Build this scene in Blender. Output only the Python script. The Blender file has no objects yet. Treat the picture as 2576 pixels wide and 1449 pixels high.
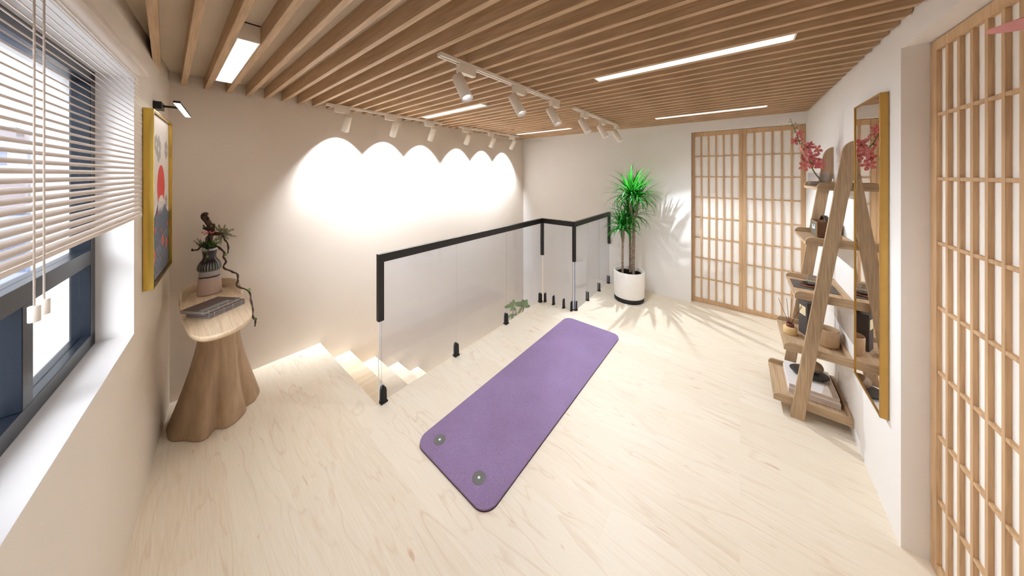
import bpy, bmesh, math, random
from mathutils import Vector, Matrix
random.seed(7)
S = bpy.context.scene
COL = S.collection
PI = math.pi

# ------------------------------------------------------------------ camera model (2576 x 1449)
F = 706.34; HY = 439.17; CX = 1288.0; CAMZ = 1.55
AZ = math.atan((1861.55 - CX) / F)
FW = (math.cos(AZ), math.sin(AZ)); RT = (math.sin(AZ), -math.cos(AZ))

def at(px, py, d):
    """world point seen at reference pixel (px,py), d metres in front of the camera"""
    a = (px - CX) / F
    return Vector(((FW[0] + RT[0]*a)*d, (FW[1] + RT[1]*a)*d, CAMZ + (HY - py)/F*d))

cd = bpy.data.cameras.new('camera'); cam = bpy.data.objects.new('camera', cd); COL.objects.link(cam)
cd.sensor_fit = 'HORIZONTAL'; cd.sensor_width = 36.0
cd.lens = F / 2576 * 36.0
cd.shift_x = 0.0; cd.shift_y = (HY - 724.5) / 2576
cd.clip_start = 0.02; cd.clip_end = 400
cam.location = (0, 0, CAMZ)
cam.rotation_euler = (PI/2, 0, AZ - PI/2)
S.camera = cam

# ------------------------------------------------------------------ materials
MATS = {}
def lin(c):
    out = []
    for v in c:
        v = v/255.0
        out.append(v/12.92 if v <= .04045 else ((v+.055)/1.055)**2.4)
    return out
class NT:
    def __init__(s, name):
        s.m = bpy.data.materials.new(name); s.m.use_nodes = True
        s.t = s.m.node_tree; s.t.nodes.clear()
        s.out = s.n('ShaderNodeOutputMaterial')
    def n(s, typ, **kw):
        nd = s.t.nodes.new(typ)
        for k, v in kw.items(): setattr(nd, k, v)
        return nd
    def l(s, a, b): s.t.links.new(a, b)
    def set(s, nd, **kw):
        for k, v in kw.items(): nd.inputs[k.replace('_', ' ')].default_value = v
    def bsdf(s, rough=.5, metal=0, spec=.4):
        b = s.n('ShaderNodeBsdfPrincipled')
        b.inputs['Roughness'].default_value = rough; b.inputs['Metallic'].default_value = metal
        b.inputs['Specular IOR Level'].default_value = spec
        s.l(b.outputs[0], s.out.inputs[0]); return b
    def math(s, op, a, b=None, c=None):
        nd = s.n('ShaderNodeMath', operation=op)
        for i, v in enumerate((a, b, c)):
            if v is None: continue
            if hasattr(v, 'links'): s.l(v, nd.inputs[i])
            else: nd.inputs[i].default_value = v
        return nd.outputs[0]
    def mix(s, fac, a, b, blend='MIX'):
        nd = s.n('ShaderNodeMix', data_type='RGBA', blend_type=blend)
        for i, v in ((0, fac), (6, a), (7, b)):
            if hasattr(v, 'links'): s.l(v, nd.inputs[i])
            elif i == 0: nd.inputs[0].default_value = v
            else: nd.inputs[i].default_value = (*v[:3], 1)
        return nd.outputs[2]
    def coords(s, scale=(1, 1, 1), kind='Object', rot=(0, 0, 0), loc=(0, 0, 0)):
        tc = s.n('ShaderNodeTexCoord'); mp = s.n('ShaderNodeMapping')
        mp.inputs['Scale'].default_value = scale; mp.inputs['Rotation'].default_value = rot; mp.inputs['Location'].default_value = loc
        s.l(tc.outputs[kind], mp.inputs[0]); return mp.outputs[0]
    def noise(s, vec, scale=1, detail=4, rough=.55, dist=0):
        nd = s.n('ShaderNodeTexNoise'); s.l(vec, nd.inputs['Vector'])
        nd.inputs['Scale'].default_value = scale; nd.inputs['Detail'].default_value = detail
        nd.inputs['Roughness'].default_value = rough; nd.inputs['Distortion'].default_value = dist
        return nd.outputs[0]
    def ramp(s, fac, stops):
        nd = s.n('ShaderNodeValToRGB'); s.l(fac, nd.inputs[0])
        cr = nd.color_ramp
        while len(cr.elements) < len(stops): cr.elements.new(.5)
        for e, (p, c) in zip(cr.elements, stops):
            e.position = p; e.color = (*c[:3], 1) if len(c) >= 3 else (c[0],)*3 + (1,)
        return nd.outputs[0]
    def bump(s, h, bsdf, strength=.2, dist=.002):
        nd = s.n('ShaderNodeBump'); nd.inputs['Strength'].default_value = strength; nd.inputs['Distance'].default_value = dist
        s.l(h, nd.inputs['Height']); s.l(nd.outputs[0], bsdf.inputs['Normal'])

def plain(name, rgb, rough=.5, metal=0, spec=.4, var=.04, scale=14, bump=0):
    if name in MATS: return MATS[name]
    t = NT(name); b = t.bsdf(rough, metal, spec); c = lin(rgb)
    nz = t.noise(t.coords((scale,)*3), 1, 3)
    lo = [v*(1-var) for v in c]; hi = [min(1, v*(1+var)) for v in c]
    t.l(t.ramp(nz, [(.3, lo), (.7, hi)]), b.inputs['Base Color'])
    if bump: t.bump(t.noise(t.coords((scale*14,)*3), 1, 2), b, bump, .001)
    MATS[name] = t.m; return t.m

def wood(name, dark, light, axis='Y', scale=1.0, rough=.5, line=.35, stretch=14):
    if name in MATS: return MATS[name]
    t = NT(name); b = t.bsdf(rough, 0, .3)
    sc = [38*scale]*3; sc['XYZ'.index(axis)] = 38*scale/stretch
    v = t.coords(sc)
    n1 = t.noise(v, 1, 5, .6, .35)
    sc2 = [190*scale]*3; sc2['XYZ'.index(axis)] = 5*scale
    n2 = t.noise(t.coords(sc2), 1, 2, .6)
    d, l = lin(dark), lin(light)
    base = t.ramp(n1, [(.28, d), (.72, l)])
    fib = t.ramp(n2, [(.42, [1-line]*3), (.58, [1, 1, 1])])
    t.l(t.mix(1.0, base, fib, 'MULTIPLY'), b.inputs['Base Color'])
    t.bump(n2, b, .08, .001)
    MATS[name] = t.m; return t.m

def emis(name, rgb, k):
    if name in MATS: return MATS[name]
    t = NT(name); e = t.n('ShaderNodeEmission'); c = lin(rgb)
    e.inputs[0].default_value = (*c, 1); e.inputs[1].default_value = k
    t.l(e.outputs[0], t.out.inputs[0]); MATS[name] = t.m; return t.m

def glassy(name, tint, gloss=.10, rough=.02, ior=1.45, haze=0.0, hazecol=(220, 225, 235)):
    """thin clear pane: straight-through transmission plus a Fresnel mirror and a little surface haze"""
    if name in MATS: return MATS[name]
    t = NT(name)
    tr = t.n('ShaderNodeBsdfTransparent'); tr.inputs[0].default_value = (*tint, 1)
    gl = t.n('ShaderNodeBsdfGlossy'); gl.inputs['Roughness'].default_value = rough
    lw = t.n('ShaderNodeLayerWeight'); lw.inputs[0].default_value = .5
    mx = t.n('ShaderNodeMixShader')
    t.l(t.math('MULTIPLY', t.math('ADD', .05, t.math('POWER', lw.outputs[1], 4.0)), gloss), mx.inputs[0])
    t.l(tr.outputs[0], mx.inputs[1]); t.l(gl.outputs[0], mx.inputs[2])
    last = mx.outputs[0]
    if haze:
        df = t.n('ShaderNodeBsdfDiffuse'); df.inputs[0].default_value = (*lin(hazecol), 1)
        m2 = t.n('ShaderNodeMixShader'); m2.inputs[0].default_value = haze
        t.l(last, m2.inputs[1]); t.l(df.outputs[0], m2.inputs[2]); last = m2.outputs[0]
    t.l(last, t.out.inputs[0]); MATS[name] = t.m; return t.m

def floor_mat():
    t = NT('maple_planks'); b = t.bsdf(.45, 0, .3)
    # planks run along Y; brick rows are laid along the rotated X
    v = t.coords((1, 1, 1), rot=(0, 0, PI/2))
    br = t.n('ShaderNodeTexBrick'); t.l(v, br.inputs['Vector'])
    br.inputs['Scale'].default_value = 1.0; br.inputs['Brick Width'].default_value = 1.25; br.inputs['Row Height'].default_value = .19
    br.inputs['Mortar Size'].default_value = 0.0; br.offset = .37
    br.inputs['Color1'].default_value = (0, 0, 0, 1); br.inputs['Color2'].default_value = (1, 1, 1, 1)
    # broad grain with cathedral contour lines
    add = t.n('ShaderNodeVectorMath', operation='MULTIPLY_ADD'); t.l(br.outputs[0], add.inputs[0])
    add.inputs[1].default_value = (7.3, 3.1, 5.7); t.l(t.coords((5.5, .85, 5.5)), add.inputs[2])
    nz = t.noise(add.outputs[0], 1, 3, .5, .5)
    k = t.math('FRACT', t.math('MULTIPLY', nz, 9.0))
    lines = t.ramp(k, [(0, (1, 1, 1)), (.05, (.55,)*3), (.13, (0, 0, 0)), (.90, (0, 0, 0)), (1, (.7,)*3)])
    fine = t.noise(t.coords((170, 5, 170)), 1, 3, .6)
    spots = t.noise(t.coords((9, 2.2, 9)), 1, 5, .7, .8)
    c1, c2, c3, c4 = lin((235, 220, 196)), lin((242, 230, 209)), lin((204, 164, 128)), lin((249, 240, 224))
    base = t.mix(br.outputs[0], c1, c2)
    base = t.mix(t.ramp(fine, [(.4, (0,)*3), (.62, (.38,)*3)]), base, c4)
    base = t.mix(t.math('MULTIPLY', lines, t.ramp(spots, [(.35, (.04,)*3), (.7, (.42,)*3)])), base, c3)
    flecks = t.ramp(t.noise(t.coords((26, 6, 26)), 1, 2, .5, .4), [(.70, (0,)*3), (.78, (.55,)*3)])
    base = t.mix(flecks, base, lin((200, 148, 108)))
    t.l(base, b.inputs['Base Color'])
    t.bump(t.noise(t.coords((420, 420, 420)), 1, 2), b, .05, .001)
    return t.m

def mat_leather():
    t = NT('purple_textured_foam'); b = t.bsdf(.46, 0, .45)
    co = t.coords((1, 1, 1))
    wob = t.n('ShaderNodeVectorMath', operation='MULTIPLY_ADD')
    nn = t.n('ShaderNodeTexNoise'); t.l(co, nn.inputs['Vector']); nn.inputs['Scale'].default_value = 22; nn.inputs['Detail'].default_value = 3
    t.l(nn.outputs[1], wob.inputs[0]); wob.inputs[1].default_value = (.05, .05, .05); t.l(co, wob.inputs[2])
    vo = t.n('ShaderNodeTexVoronoi', feature='DISTANCE_TO_EDGE'); t.l(wob.outputs[0], vo.inputs['Vector']); vo.inputs['Scale'].default_value = 105
    f = t.ramp(vo.outputs[0], [(0, (0,)*3), (.16, (1,)*3)])
    big = t.noise(t.coords((3.2, 3.2, 3.2)), 1, 3)
    c = t.ramp(big, [(.3, lin((147, 120, 158))), (.7, lin((158, 132, 175)))])
    t.l(t.mix(f, t.mix(.42, c, lin((104, 90, 134))), c), b.inputs['Base Color'])
    t.bump(f, b, .5, .0022)
    return t.m

WALL = plain('warm_white_paint', (243, 239, 235), .62, 0, .25, .012, 3)
WALLB = plain('tan_beige_paint', (229, 217, 203), .6, 0, .3, .012, 3)
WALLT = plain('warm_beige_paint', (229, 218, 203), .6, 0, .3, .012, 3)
REVEAL = plain('white_reveal_paint', (243, 241, 240), .5, 0, .3, .01, 3)
SLAB = plain('tan_ceiling_paint', (234, 220, 200), .75, 0, .2, .02, 3)
FLOORM = floor_mat()
OAKX = wood('light_oak_x', (176, 128, 86), (206, 160, 114), 'X', 1, .5, .16)
OAKY = wood('light_oak_slat', (190, 156, 120), (214, 184, 150), 'Y', 1, .5, .16)
OAKZ = wood('light_oak_z', (176, 128, 86), (206, 160, 114), 'Z', 1, .5, .16)
SHO = wood('shoji_timber', (194, 156, 115), (216, 180, 140), 'Z', 1.2, .5, .12)
SHELFW = wood('ash_veneer_y', (178, 148, 114), (204, 176, 142), 'Y', 1.4, .5, .22, 22)
SHELFX = wood('ash_veneer_x', (184, 154, 120), (212, 182, 146), 'X', 1.4, .5, .2, 22)
SHELFZ = wood('ash_veneer_z', (176, 146, 112), (202, 174, 140), 'Z', 1.4, .5, .24, 22)
TTOP = wood('pale_table_top', (222, 196, 162), (244, 224, 194), 'Y', .9, .42, .12)
TREAD = wood('maple_tread', (236, 212, 176), (248, 232, 206), 'X', .6, .45, .07)
PAPER = plain('shoji_paper', (247, 241, 233), .75, 0, .15, .015, 8)
WHITEP = plain('white_enamel', (236, 226, 212), .38, 0, .5, .01)
BLINDP = plain('ivory_blind', (226, 214, 203), .45, 0, .4, .01)
BLACKM = plain('black_metal', (34, 31, 29), .35, .2, .5, .05)
BLACKR = plain('black_rubber', (30, 28, 27), .55, 0, .4, .05)
GOLD = plain('brushed_gold', (206, 160, 70), .3, .9, .5, .03)
GOLDM = plain('satin_gold_side', (192, 152, 82), .34, .85, .5, .03)
NAVY = plain('navy_aluminium', (18, 28, 40), .3, .25, .5, .05)
LED = emis('warm_led_panel', (250, 250, 250), 1.2)
LENS = emis('spot_lens', (255, 252, 246), 6.0)
REFL = plain('spot_reflector', (178, 172, 172), .3, .6, .5, .06)
GLASS = glassy('clear_window_glass', (.97, .98, .99), .7)
RAILG = glassy('grey_tinted_balustrade_glass', (.93, .95, .98), .55, .03, 1.45, .05, (216, 222, 236))
VASEG = glassy('smoky_clear_glass', (.96, .95, .955), .8, .03, 1.5, .05, (226, 222, 224))
EDGE = plain('blue_glass_edge', (120, 140, 175), .15, 0, .8, .03)
MIRROR = plain('silvered_mirror', (232, 224, 216), .015, 1.0, .5, .0)
SHEEN = plain('white_ceramic_glaze', (226, 220, 216), .25, 0, .5, .02)

# ------------------------------------------------------------------ mesh building
class MB:
    def __init__(s, T=None): s.v = []; s.f = []; s.mi = []; s.sm = []; s.T = T or (lambda p: p)
    def add(s, vs, fs, mi=0, smooth=False):
        o = len(s.v)
        s.v += [Vector(s.T(Vector(p))) for p in vs]
        s.f += [[i+o for i in f] for f in fs]; s.mi += [mi]*len(fs); s.sm += [smooth]*len(fs)
        return s
    def box(s, x0, x1, y0, y1, z0, z1, mi=0):
        vs = [(x, y, z) for x in (x0, x1) for y in (y0, y1) for z in (z0, z1)]
        return s.add(vs, [(0,1,3,2),(4,6,7,5),(0,4,5,1),(2,3,7,6),(0,2,6,4),(1,5,7,3)], mi)
    def prism(s, poly, h0, h1, axis='Z', mi=0, smooth=False):
        def P(a, b, h): return {'Z': (a, b, h), 'X': (h, a, b), 'Y': (a, h, b)}[axis]
        n = len(poly)
        vs = [P(a, b, h0) for a, b in poly] + [P(a, b, h1) for a, b in poly]
        s.add(vs, [list(range(n))[::-1], [i+n for i in range(n)]], mi)
        o = len(s.v) - 2*n
        s.f += [[o+i, o+(i+1) % n, o+n+(i+1) % n, o+n+i] for i in range(n)]; s.mi += [mi]*n; s.sm += [smooth]*n
        return s
    def tube(s, pts, r, n=8, mi=0, smooth=True, cap=True, squash=1.0):
        pts = [Vector(p) for p in pts]; m = len(pts)
        rs = r if isinstance(r, (list, tuple)) else [r]*m
        vs = []; up = None
        for i, p in enumerate(pts):
            d = (pts[min(i+1, m-1)] - pts[max(i-1, 0)]).normalized()
            if up is None: up = Vector((0, 0, 1)) if abs(d.z) < .9 else Vector((1, 0, 0))
            a = d.cross(up).normalized(); b = a.cross(d).normalized(); up = b
            for k in range(n):
                t = 2*PI*k/n
                vs.append(p + a*(math.cos(t)*rs[i]) + b*(math.sin(t)*rs[i]*squash))
        fs = [(i*n+k, i*n+(k+1) % n, (i+1)*n+(k+1) % n, (i+1)*n+k) for i in range(m-1) for k in range(n)]
        s.add(vs, fs, mi, smooth)
        if cap:
            o = len(s.v) - m*n
            s.f += [[o+k for k in range(n)][::-1], [o+(m-1)*n+k for k in range(n)]]; s.mi += [mi]*2; s.sm += [False]*2
        return s
    def lathe(s, prof, c=(0, 0), n=40, mi=0, smooth=True, rad=None, cap=True):
        """prof: list of (r,z[,mi]); rad(theta,i) scales the radius"""
        vs = []
        for i, p in enumerate(prof):
            for k in range(n):
                t = 2*PI*k/n; r = p[0]*(rad(t, i) if rad else 1)
                vs.append((c[0]+r*math.cos(t), c[1]+r*math.sin(t), p[1]))
        o = len(s.v); s.add(vs, [])
        for i in range(len(prof)-1):
            m_ = prof[i][2] if len(prof[i]) > 2 else mi
            for k in range(n):
                s.f.append([o+i*n+k, o+i*n+(k+1) % n, o+(i+1)*n+(k+1) % n, o+(i+1)*n+k]); s.mi.append(m_); s.sm.append(smooth)
        if cap:
            s.f += [[o+k for k in range(n)][::-1], [o+(len(prof)-1)*n+k for k in range(n)]]; s.mi += [mi, mi]; s.sm += [False]*2
        return s
    def ball(s, c, r, n=12, mi=0, sq=(1, 1, 1)):
        vs = []; m = n//2
        for i in range(m+1):
            ph = PI*i/m
            for k in range(n):
                t = 2*PI*k/n
                vs.append((c[0]+r*sq[0]*math.sin(ph)*math.cos(t), c[1]+r*sq[1]*math.sin(ph)*math.sin(t), c[2]+r*sq[2]*math.cos(ph)))
        return s.add(vs, [(i*n+k, (i+1)*n+k, (i+1)*n+(k+1) % n, i*n+(k+1) % n) for i in range(m) for k in range(n)], mi, True)
    def blade(s, pts, ws, side, mi=0, fold=.25):
        """a leaf blade along pts, widths ws, 'side' = rough across direction"""
        pts = [Vector(p) for p in pts]; vs = []; m = len(pts)
        for i, p in enumerate(pts):
            d = (pts[min(i+1, m-1)] - pts[max(i-1, 0)]).normalized()
            a = d.cross(Vector(side).cross(d)).normalized() if Vector(side).cross(d).length > 1e-5 else Vector((1, 0, 0))
            nn = a.cross(d).normalized(); w = ws[i]
            vs += [p - a*w + nn*w*fold, p, p + a*w + nn*w*fold]
        fs = []
        for i in range(m-1):
            q = 3*i; fs += [(q, q+1, q+4, q+3), (q+1, q+2, q+5, q+4)]
        return s.add(vs, fs, mi, True)

def obj(name, mb, mat, parent=None, bevel=0, seg=2, subsurf=0, solid=0, loc=None):
    me = bpy.data.meshes.new(name)
    off = Vector((0, 0, 0))
    if parent is not None: off = parent['_loc']; off = Vector(off)
    elif loc is not None: off = Vector(loc)
    me.from_pydata([tuple(v - off) for v in mb.v], [], mb.f)
    mats = mat if isinstance(mat, (list, tuple)) else [mat]
    for m in mats: me.materials.append(m)
    me.polygons.foreach_set('material_index', mb.mi)
    me.polygons.foreach_set('use_smooth', mb.sm)
    me.validate()
    if any(mb.sm) or bevel:
        bm = bmesh.new(); bm.from_mesh(me)
        bmesh.ops.recalc_face_normals(bm, faces=bm.faces) if not name.startswith(('leaf', 'petal')) else None
        bm.to_mesh(me); bm.free()
    o = bpy.data.objects.new(name, me); COL.objects.link(o)
    if parent is not None: o.parent = parent; o['_loc'] = tuple(off)
    elif loc is not None: o.location = off; o['_loc'] = tuple(off)
    else: o['_loc'] = (0, 0, 0)
    if solid:
        md = o.modifiers.new('solid', 'SOLIDIFY'); md.thickness = solid
    if bevel:
        md = o.modifiers.new('bevel', 'BEVEL'); md.width = bevel; md.segments = seg; md.limit_method = 'ANGLE'; md.angle_limit = .7
        me.polygons.foreach_set('use_smooth', [True]*len(me.polygons))
        md.harden_normals = True
    if subsurf:
        md = o.modifiers.new('sub', 'SUBSURF'); md.levels = subsurf; md.render_levels = subsurf
    return o

def tag(o, label, cat, group=None, kind=None):
    o['label'] = label; o['category'] = cat
    if group: o['group'] = group
    if kind: o['kind'] = kind
    return o
def thing(name, loc, label, cat, group=None):
    e = bpy.data.objects.new(name, None); COL.objects.link(e); e.location = loc; e['_loc'] = tuple(loc)
    e.empty_display_size = .05
    return tag(e, label, cat, group)
def struct(name, mb, mat, **k):
    o = obj(name, mb, mat, **k); o['kind'] = 'structure'; return o
def part(o, label): o['label'] = label; return o
def dup(root, loc, label, rotz=0, group=None):
    r = root.copy(); COL.objects.link(r); r.location = loc; r.rotation_euler = (0, 0, rotz); r['label'] = label
    if group: r['group'] = group
    for ch in root.children:
        c = ch.copy(); COL.objects.link(c); c.parent = r
        for g in ch.children:
            d = g.copy(); COL.objects.link(d); d.parent = c
    return r
ORD = ['first','second','third','fourth','fifth','sixth','seventh','eighth','ninth','tenth','eleventh','twelfth','thirteenth','fourteenth','fifteenth','sixteenth','seventeenth','eighteenth','nineteenth','twentieth']
def ordw(i):
    if i < 20: return ORD[i]
    t = {2: 'twenty', 3: 'thirty'}[(i+1)//10]; u = (i+1) % 10
    return {2: 'twentieth', 3: 'thirtieth'}[(i+1)//10] if u == 0 else t + '-' + ORD[u-1]
def smooth_closed(pts, k=6):
    n = len(pts); out = []
    for i in range(n):
        p0, p1, p2, p3 = (pts[(i+j-1) % n] for j in range(4))
        for q in range(k):
            t = q/k
            out.append(tuple(.5*((2*b) + (-a+c)*t + (2*a-5*b+4*c-d)*t*t + (-a+3*b-3*c+d)*t**3) for a, b, c, d in zip(p0, p1, p2, p3)))
    return out
def smooth_open(pts, k=5):
    n = len(pts); out = []
    for i in range(n-1):
        p0, p1, p2, p3 = pts[max(i-1, 0)], pts[i], pts[i+1], pts[min(i+2, n-1)]
        for q in range(k):
            t = q/k
            out.append(tuple(.5*((2*b) + (-a+c)*t + (2*a-5*b+4*c-d)*t*t + (-a+3*b-3*c+d)*t**3) for a, b, c, d in zip(p0, p1, p2, p3)))
    out.append(tuple(pts[-1])); return out

# ------------------------------------------------------------------ W1 (window wall, oblique) local frame: s along wall, off out into the room, z
W1P = Vector((.012, 2.976, 0)); A1 = math.radians(83.736)
D1 = Vector((math.cos(A1), math.sin(A1), 0)); N1 = Vector((D1.y, -D1.x, 0))
def T1(p): return W1P + D1*p[0] + N1*p[1] + Vector((0, 0, p[2]))
def w1(s, o, z): return T1((s, o, z))

# ================================================================== THE ROOM
ZC = 2.25
YB, XR, YR = 3.0, 4.017, -.519          # back (stair) wall, shoji wall, right wall
# floor with the stair void
mb = MB()
mb.prism([(4.2, -1.0), (4.2, 1.46), (2.93, 1.46), (2.93, 1.9), (.895, 1.9), (.895, 3.05), (-.225, 3.05), (-.635, -.9), (-.64, -1.0)], -.16, 0)
struct('floor', mb, FLOORM)
_a, _b = T1((.03, -.235, 0)), T1((-3.95, -.235, 0))
struct('ceiling', MB().prism([(_b.x, _b.y), (4.3, _b.y), (4.3, 3.15), (_a.x, 3.15), (_a.x, _a.y)], ZC, ZC+.1), SLAB)
struct('wall_back', MB().box(-.3, 4.2, YB, YB+.12, -1.2, ZC), WALLB)
# stair well lower parts
struct('trim_1', MB().box(1.85, 4.1, 1.3, 3.05, -1.04, -.94), TREAD)
struct('trim_2', MB().box(2.93, 4.1, 1.34, 1.458, -.95, -.161).box(.9, 2.93, 1.78, 1.898, -.95, -.161), WALL)
# shoji wall with its recess
mb = MB()
mb.box(XR, XR+.12, .463, YB, -1.0, ZC)
mb.box(XR, XR+.12, -.75, .463, 2.067, ZC)
mb.box(XR+.1, XR+.13, -.75, .463, -.1, 2.067)
struct('wall_right', mb, WALL)
# right-hand wall with the door recess
mb = MB()
mb.box(1.925, 4.1, -.66, YR, -.1, ZC)
mb.box(.41, 1.925, -.66, YR, 2.076, ZC)
mb.box(-.62, .41, -.66, YR, -.1, ZC)
mb.box(-.62, 4.1, -.72, -.66, -.1, ZC)
struct('wall_front', mb, WALL)
# window wall
OP0, OP1, OZ0, OZ1 = -2.75, -.918, .85, 1.975
mb = MB(T1)
mb.box(OP1, .03, -.235, 0, -.1, ZC)
mb.box(OP0, OP1, -.235, 0, -.1, OZ0)
mb.box(OP0, OP1, -.235, 0, OZ1, ZC)
mb.box(-3.9, OP0, -.235, 0, -.1, ZC)
struct('wall_left', mb, WALLT)
mb = MB(T1)
t_ = .003
mb.box(OP0, OP1, -.235, -.0005, OZ0, OZ0+t_); mb.box(OP0, OP1, -.235, -.0005, OZ1-t_, OZ1)
mb.box(OP1-t_, OP1, -.235, -.0005, OZ0, OZ1); mb.box(OP0, OP0+t_, -.235, -.0005, OZ0, OZ1)
part(struct('window_sill', mb, REVEAL), 'white sill and reveals around the window')

# window unit
win = bpy.data.objects.new('window_1', None); COL.objects.link(win); win.location = T1((-1.8, -.12, .85)); win['_loc'] = tuple(win.location)
win['kind'] = 'structure'
fo0, fo1 = -.145, -.097
mb = MB(T1); wd = .055
mb.box(OP0+.004, OP1-.004, fo0, fo1, OZ0+.004, OZ0+wd); mb.box(OP0+.004, OP1-.004, fo0, fo1, OZ1-wd, OZ1-.004)
mb.box(OP1-wd, OP1-.004, fo0, fo1, OZ0+.004, OZ1-.004); mb.box(OP0+.004, OP0+wd, fo0, fo1, OZ0+.004, OZ1-.004)
obj('window_frame', mb, NAVY, win, .002)
obj('transom', MB(T1).box(OP0+wd, OP1-wd, fo0, fo1, 1.19, 1.248), NAVY, win, .002)
for s0 in (-1.481, -2.05):
    obj('mullion', MB(T1).box(s0, s0+.057, fo0, fo1, OZ0+wd, 1.19), NAVY, win, .002)
for a, b, c, d in ((OP0+wd, OP1-wd, 1.248, OZ1-wd), (-1.424, OP1-wd, OZ0+wd, 1.19), (-1.993, -1.481, OZ0+wd, 1.19), (OP0+wd, -2.05, OZ0+wd, 1.19)):
    obj('pane', MB(T1).box(a, b, -.124, -.119, c, d), GLASS, win)

# ------------------------------------------------------------------ ceiling slats
NS = 0
proto = None
x = .063 - .1094*2
slats = []
i = -2
while x + .1094*0 < 3.99:
    x0 = x; x1 = x + .027
    # where the slat meets the oblique window wall
    def yw(xx): return W1P.y + (xx - W1P.x)*math.tan(A1)
    if yw(x0) < YB: ye0 = yw(x0+.0005)
    else: ye0 = YB
    ye1 = min(YB, yw(x1)) if yw(x1) < YB else YB
    if x0 < -.0:
        poly = [(x0, YR), (x1, YR), (x1, ye1 - .003), (x0, ye0 - .003)]
        mb = MB().prism(poly, 2.165, ZC-.0005)
        o = obj('ceiling_slat', mb, OAKY, loc=(x0, YR, 2.165))
    else:
        if proto is None:
            mb = MB()
            # chamfered lower corner at the near end
            prof = [(YR+.0005, ZC-.0005), (YR+.0005, 2.18), (YR+.016, 2.165), (YB-.0005, 2.165), (YB-.0005, ZC-.0005)]
            mb.prism([(a, b) for a, b in prof], x0, x1, 'X')
            proto = obj('ceiling_slat', mb, OAKY, loc=(x0, YR, 2.165), bevel=.002, seg=1)
            o = proto
        else:
            o = proto.copy(); COL.objects.link(o); o.location = (x0, YR, 2.165)
    w = ordw(NS)
    lab = 'light oak ceiling slat, %s in the row counted from the window wall' % w
    tag(o, lab, 'ceiling slat', 'oak slats across the ceiling', 'thing')
    slats.append(x0); NS += 1
    i += 1; x = .063 + .1094*i

# ------------------------------------------------------------------ recessed strip lights between slats
def strip_light(x0, x1, y0, y1, label):
    t = thing('strip_light', ((x0+x1)/2, (y0+y1)/2, 2.166), label, 'ceiling light', 'strip lights between the ceiling slats')
    mb = MB(); e = .006
    mb.box(x0, x1, y0, y0+e, 2.166, ZC-.001); mb.box(x0, x1, y1-e, y1, 2.166, ZC-.001)
    mb.box(x0, x0+.004, y0+e, y1-e, 2.166, ZC-.001); mb.box(x1-.004, x1, y0+e, y1-e, 2.166, ZC-.001)
    mb.box(x0, x1, y0, y1, ZC-.006, ZC-.001)
    obj('housing', mb, WHITEP, t)
    obj('diffuser', MB().box(x0+.005, x1-.005, y0+.012, y1-.012, 2.168, 2.174), LED, t)
    return t
g = .001
for k, labs in ((1, ('white light strip overhead near the window wall, closest to the viewer','light strip nearest the window wall, a wide white panel between slats')), (15, ('long white light strip near the right wall, largest bright panel overhead','white light strip behind the nearer ceiling track spotlights, beside the back track')), (30, ('thin distant white light strip above the double shoji doors','thinnest white light strip in the far corner above the stair wall'))):
    a = .063 + .1094*k + .027 + g; b = .063 + .1094*(k+1) - g
    strip_light(a, b, -.194, .730, labs[0])
    strip_light(a, b, 1.757, 2.672, labs[1])

# ------------------------------------------------------------------ tracks and spotlights
def track(x0, x1, yc, label):
    t = thing('lighting_track', ((x0+x1)/2, yc, 2.15), label, 'lighting track', 'ceiling tracks for spotlights')
    w = .017
    mb = MB().prism([(yc-w, 2.1645), (yc-w, 2.146), (yc-.006, 2.146), (yc-.006, 2.153), (yc+.006, 2.153), (yc+.006, 2.146), (yc+w, 2.146), (yc+w, 2.1645)], x0, x1, 'X')
    obj('rail', mb, WHITEP, t)
    obj('conductor_slot', MB().box(x0+.01, x1-.01, yc-.0055, yc+.0055, 2.1525, 2.1545), BLACKM, t)
    obj('end_cap', MB().box(x0-.004, x0, yc-w, yc+w, 2.1455, 2.1645), WHITEP, t)
    obj('end_cap', MB().box(x1, x1+.004, yc-w, yc+w, 2.1455, 2.1645), WHITEP, t)
track(.87, 2.06, 1.175, 'white ceiling track over the yoga mat, nearer one of the middle row')
track(2.34, 3.48, 1.175, 'white ceiling track above the tall plant, farther one of the middle row')
track(.87, 2.06, 2.76, 'white ceiling track along the stair wall, its window-side length')
track(2.34, 3.56, 2.76, 'white ceiling track along the stair wall, its far corner length')

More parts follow.
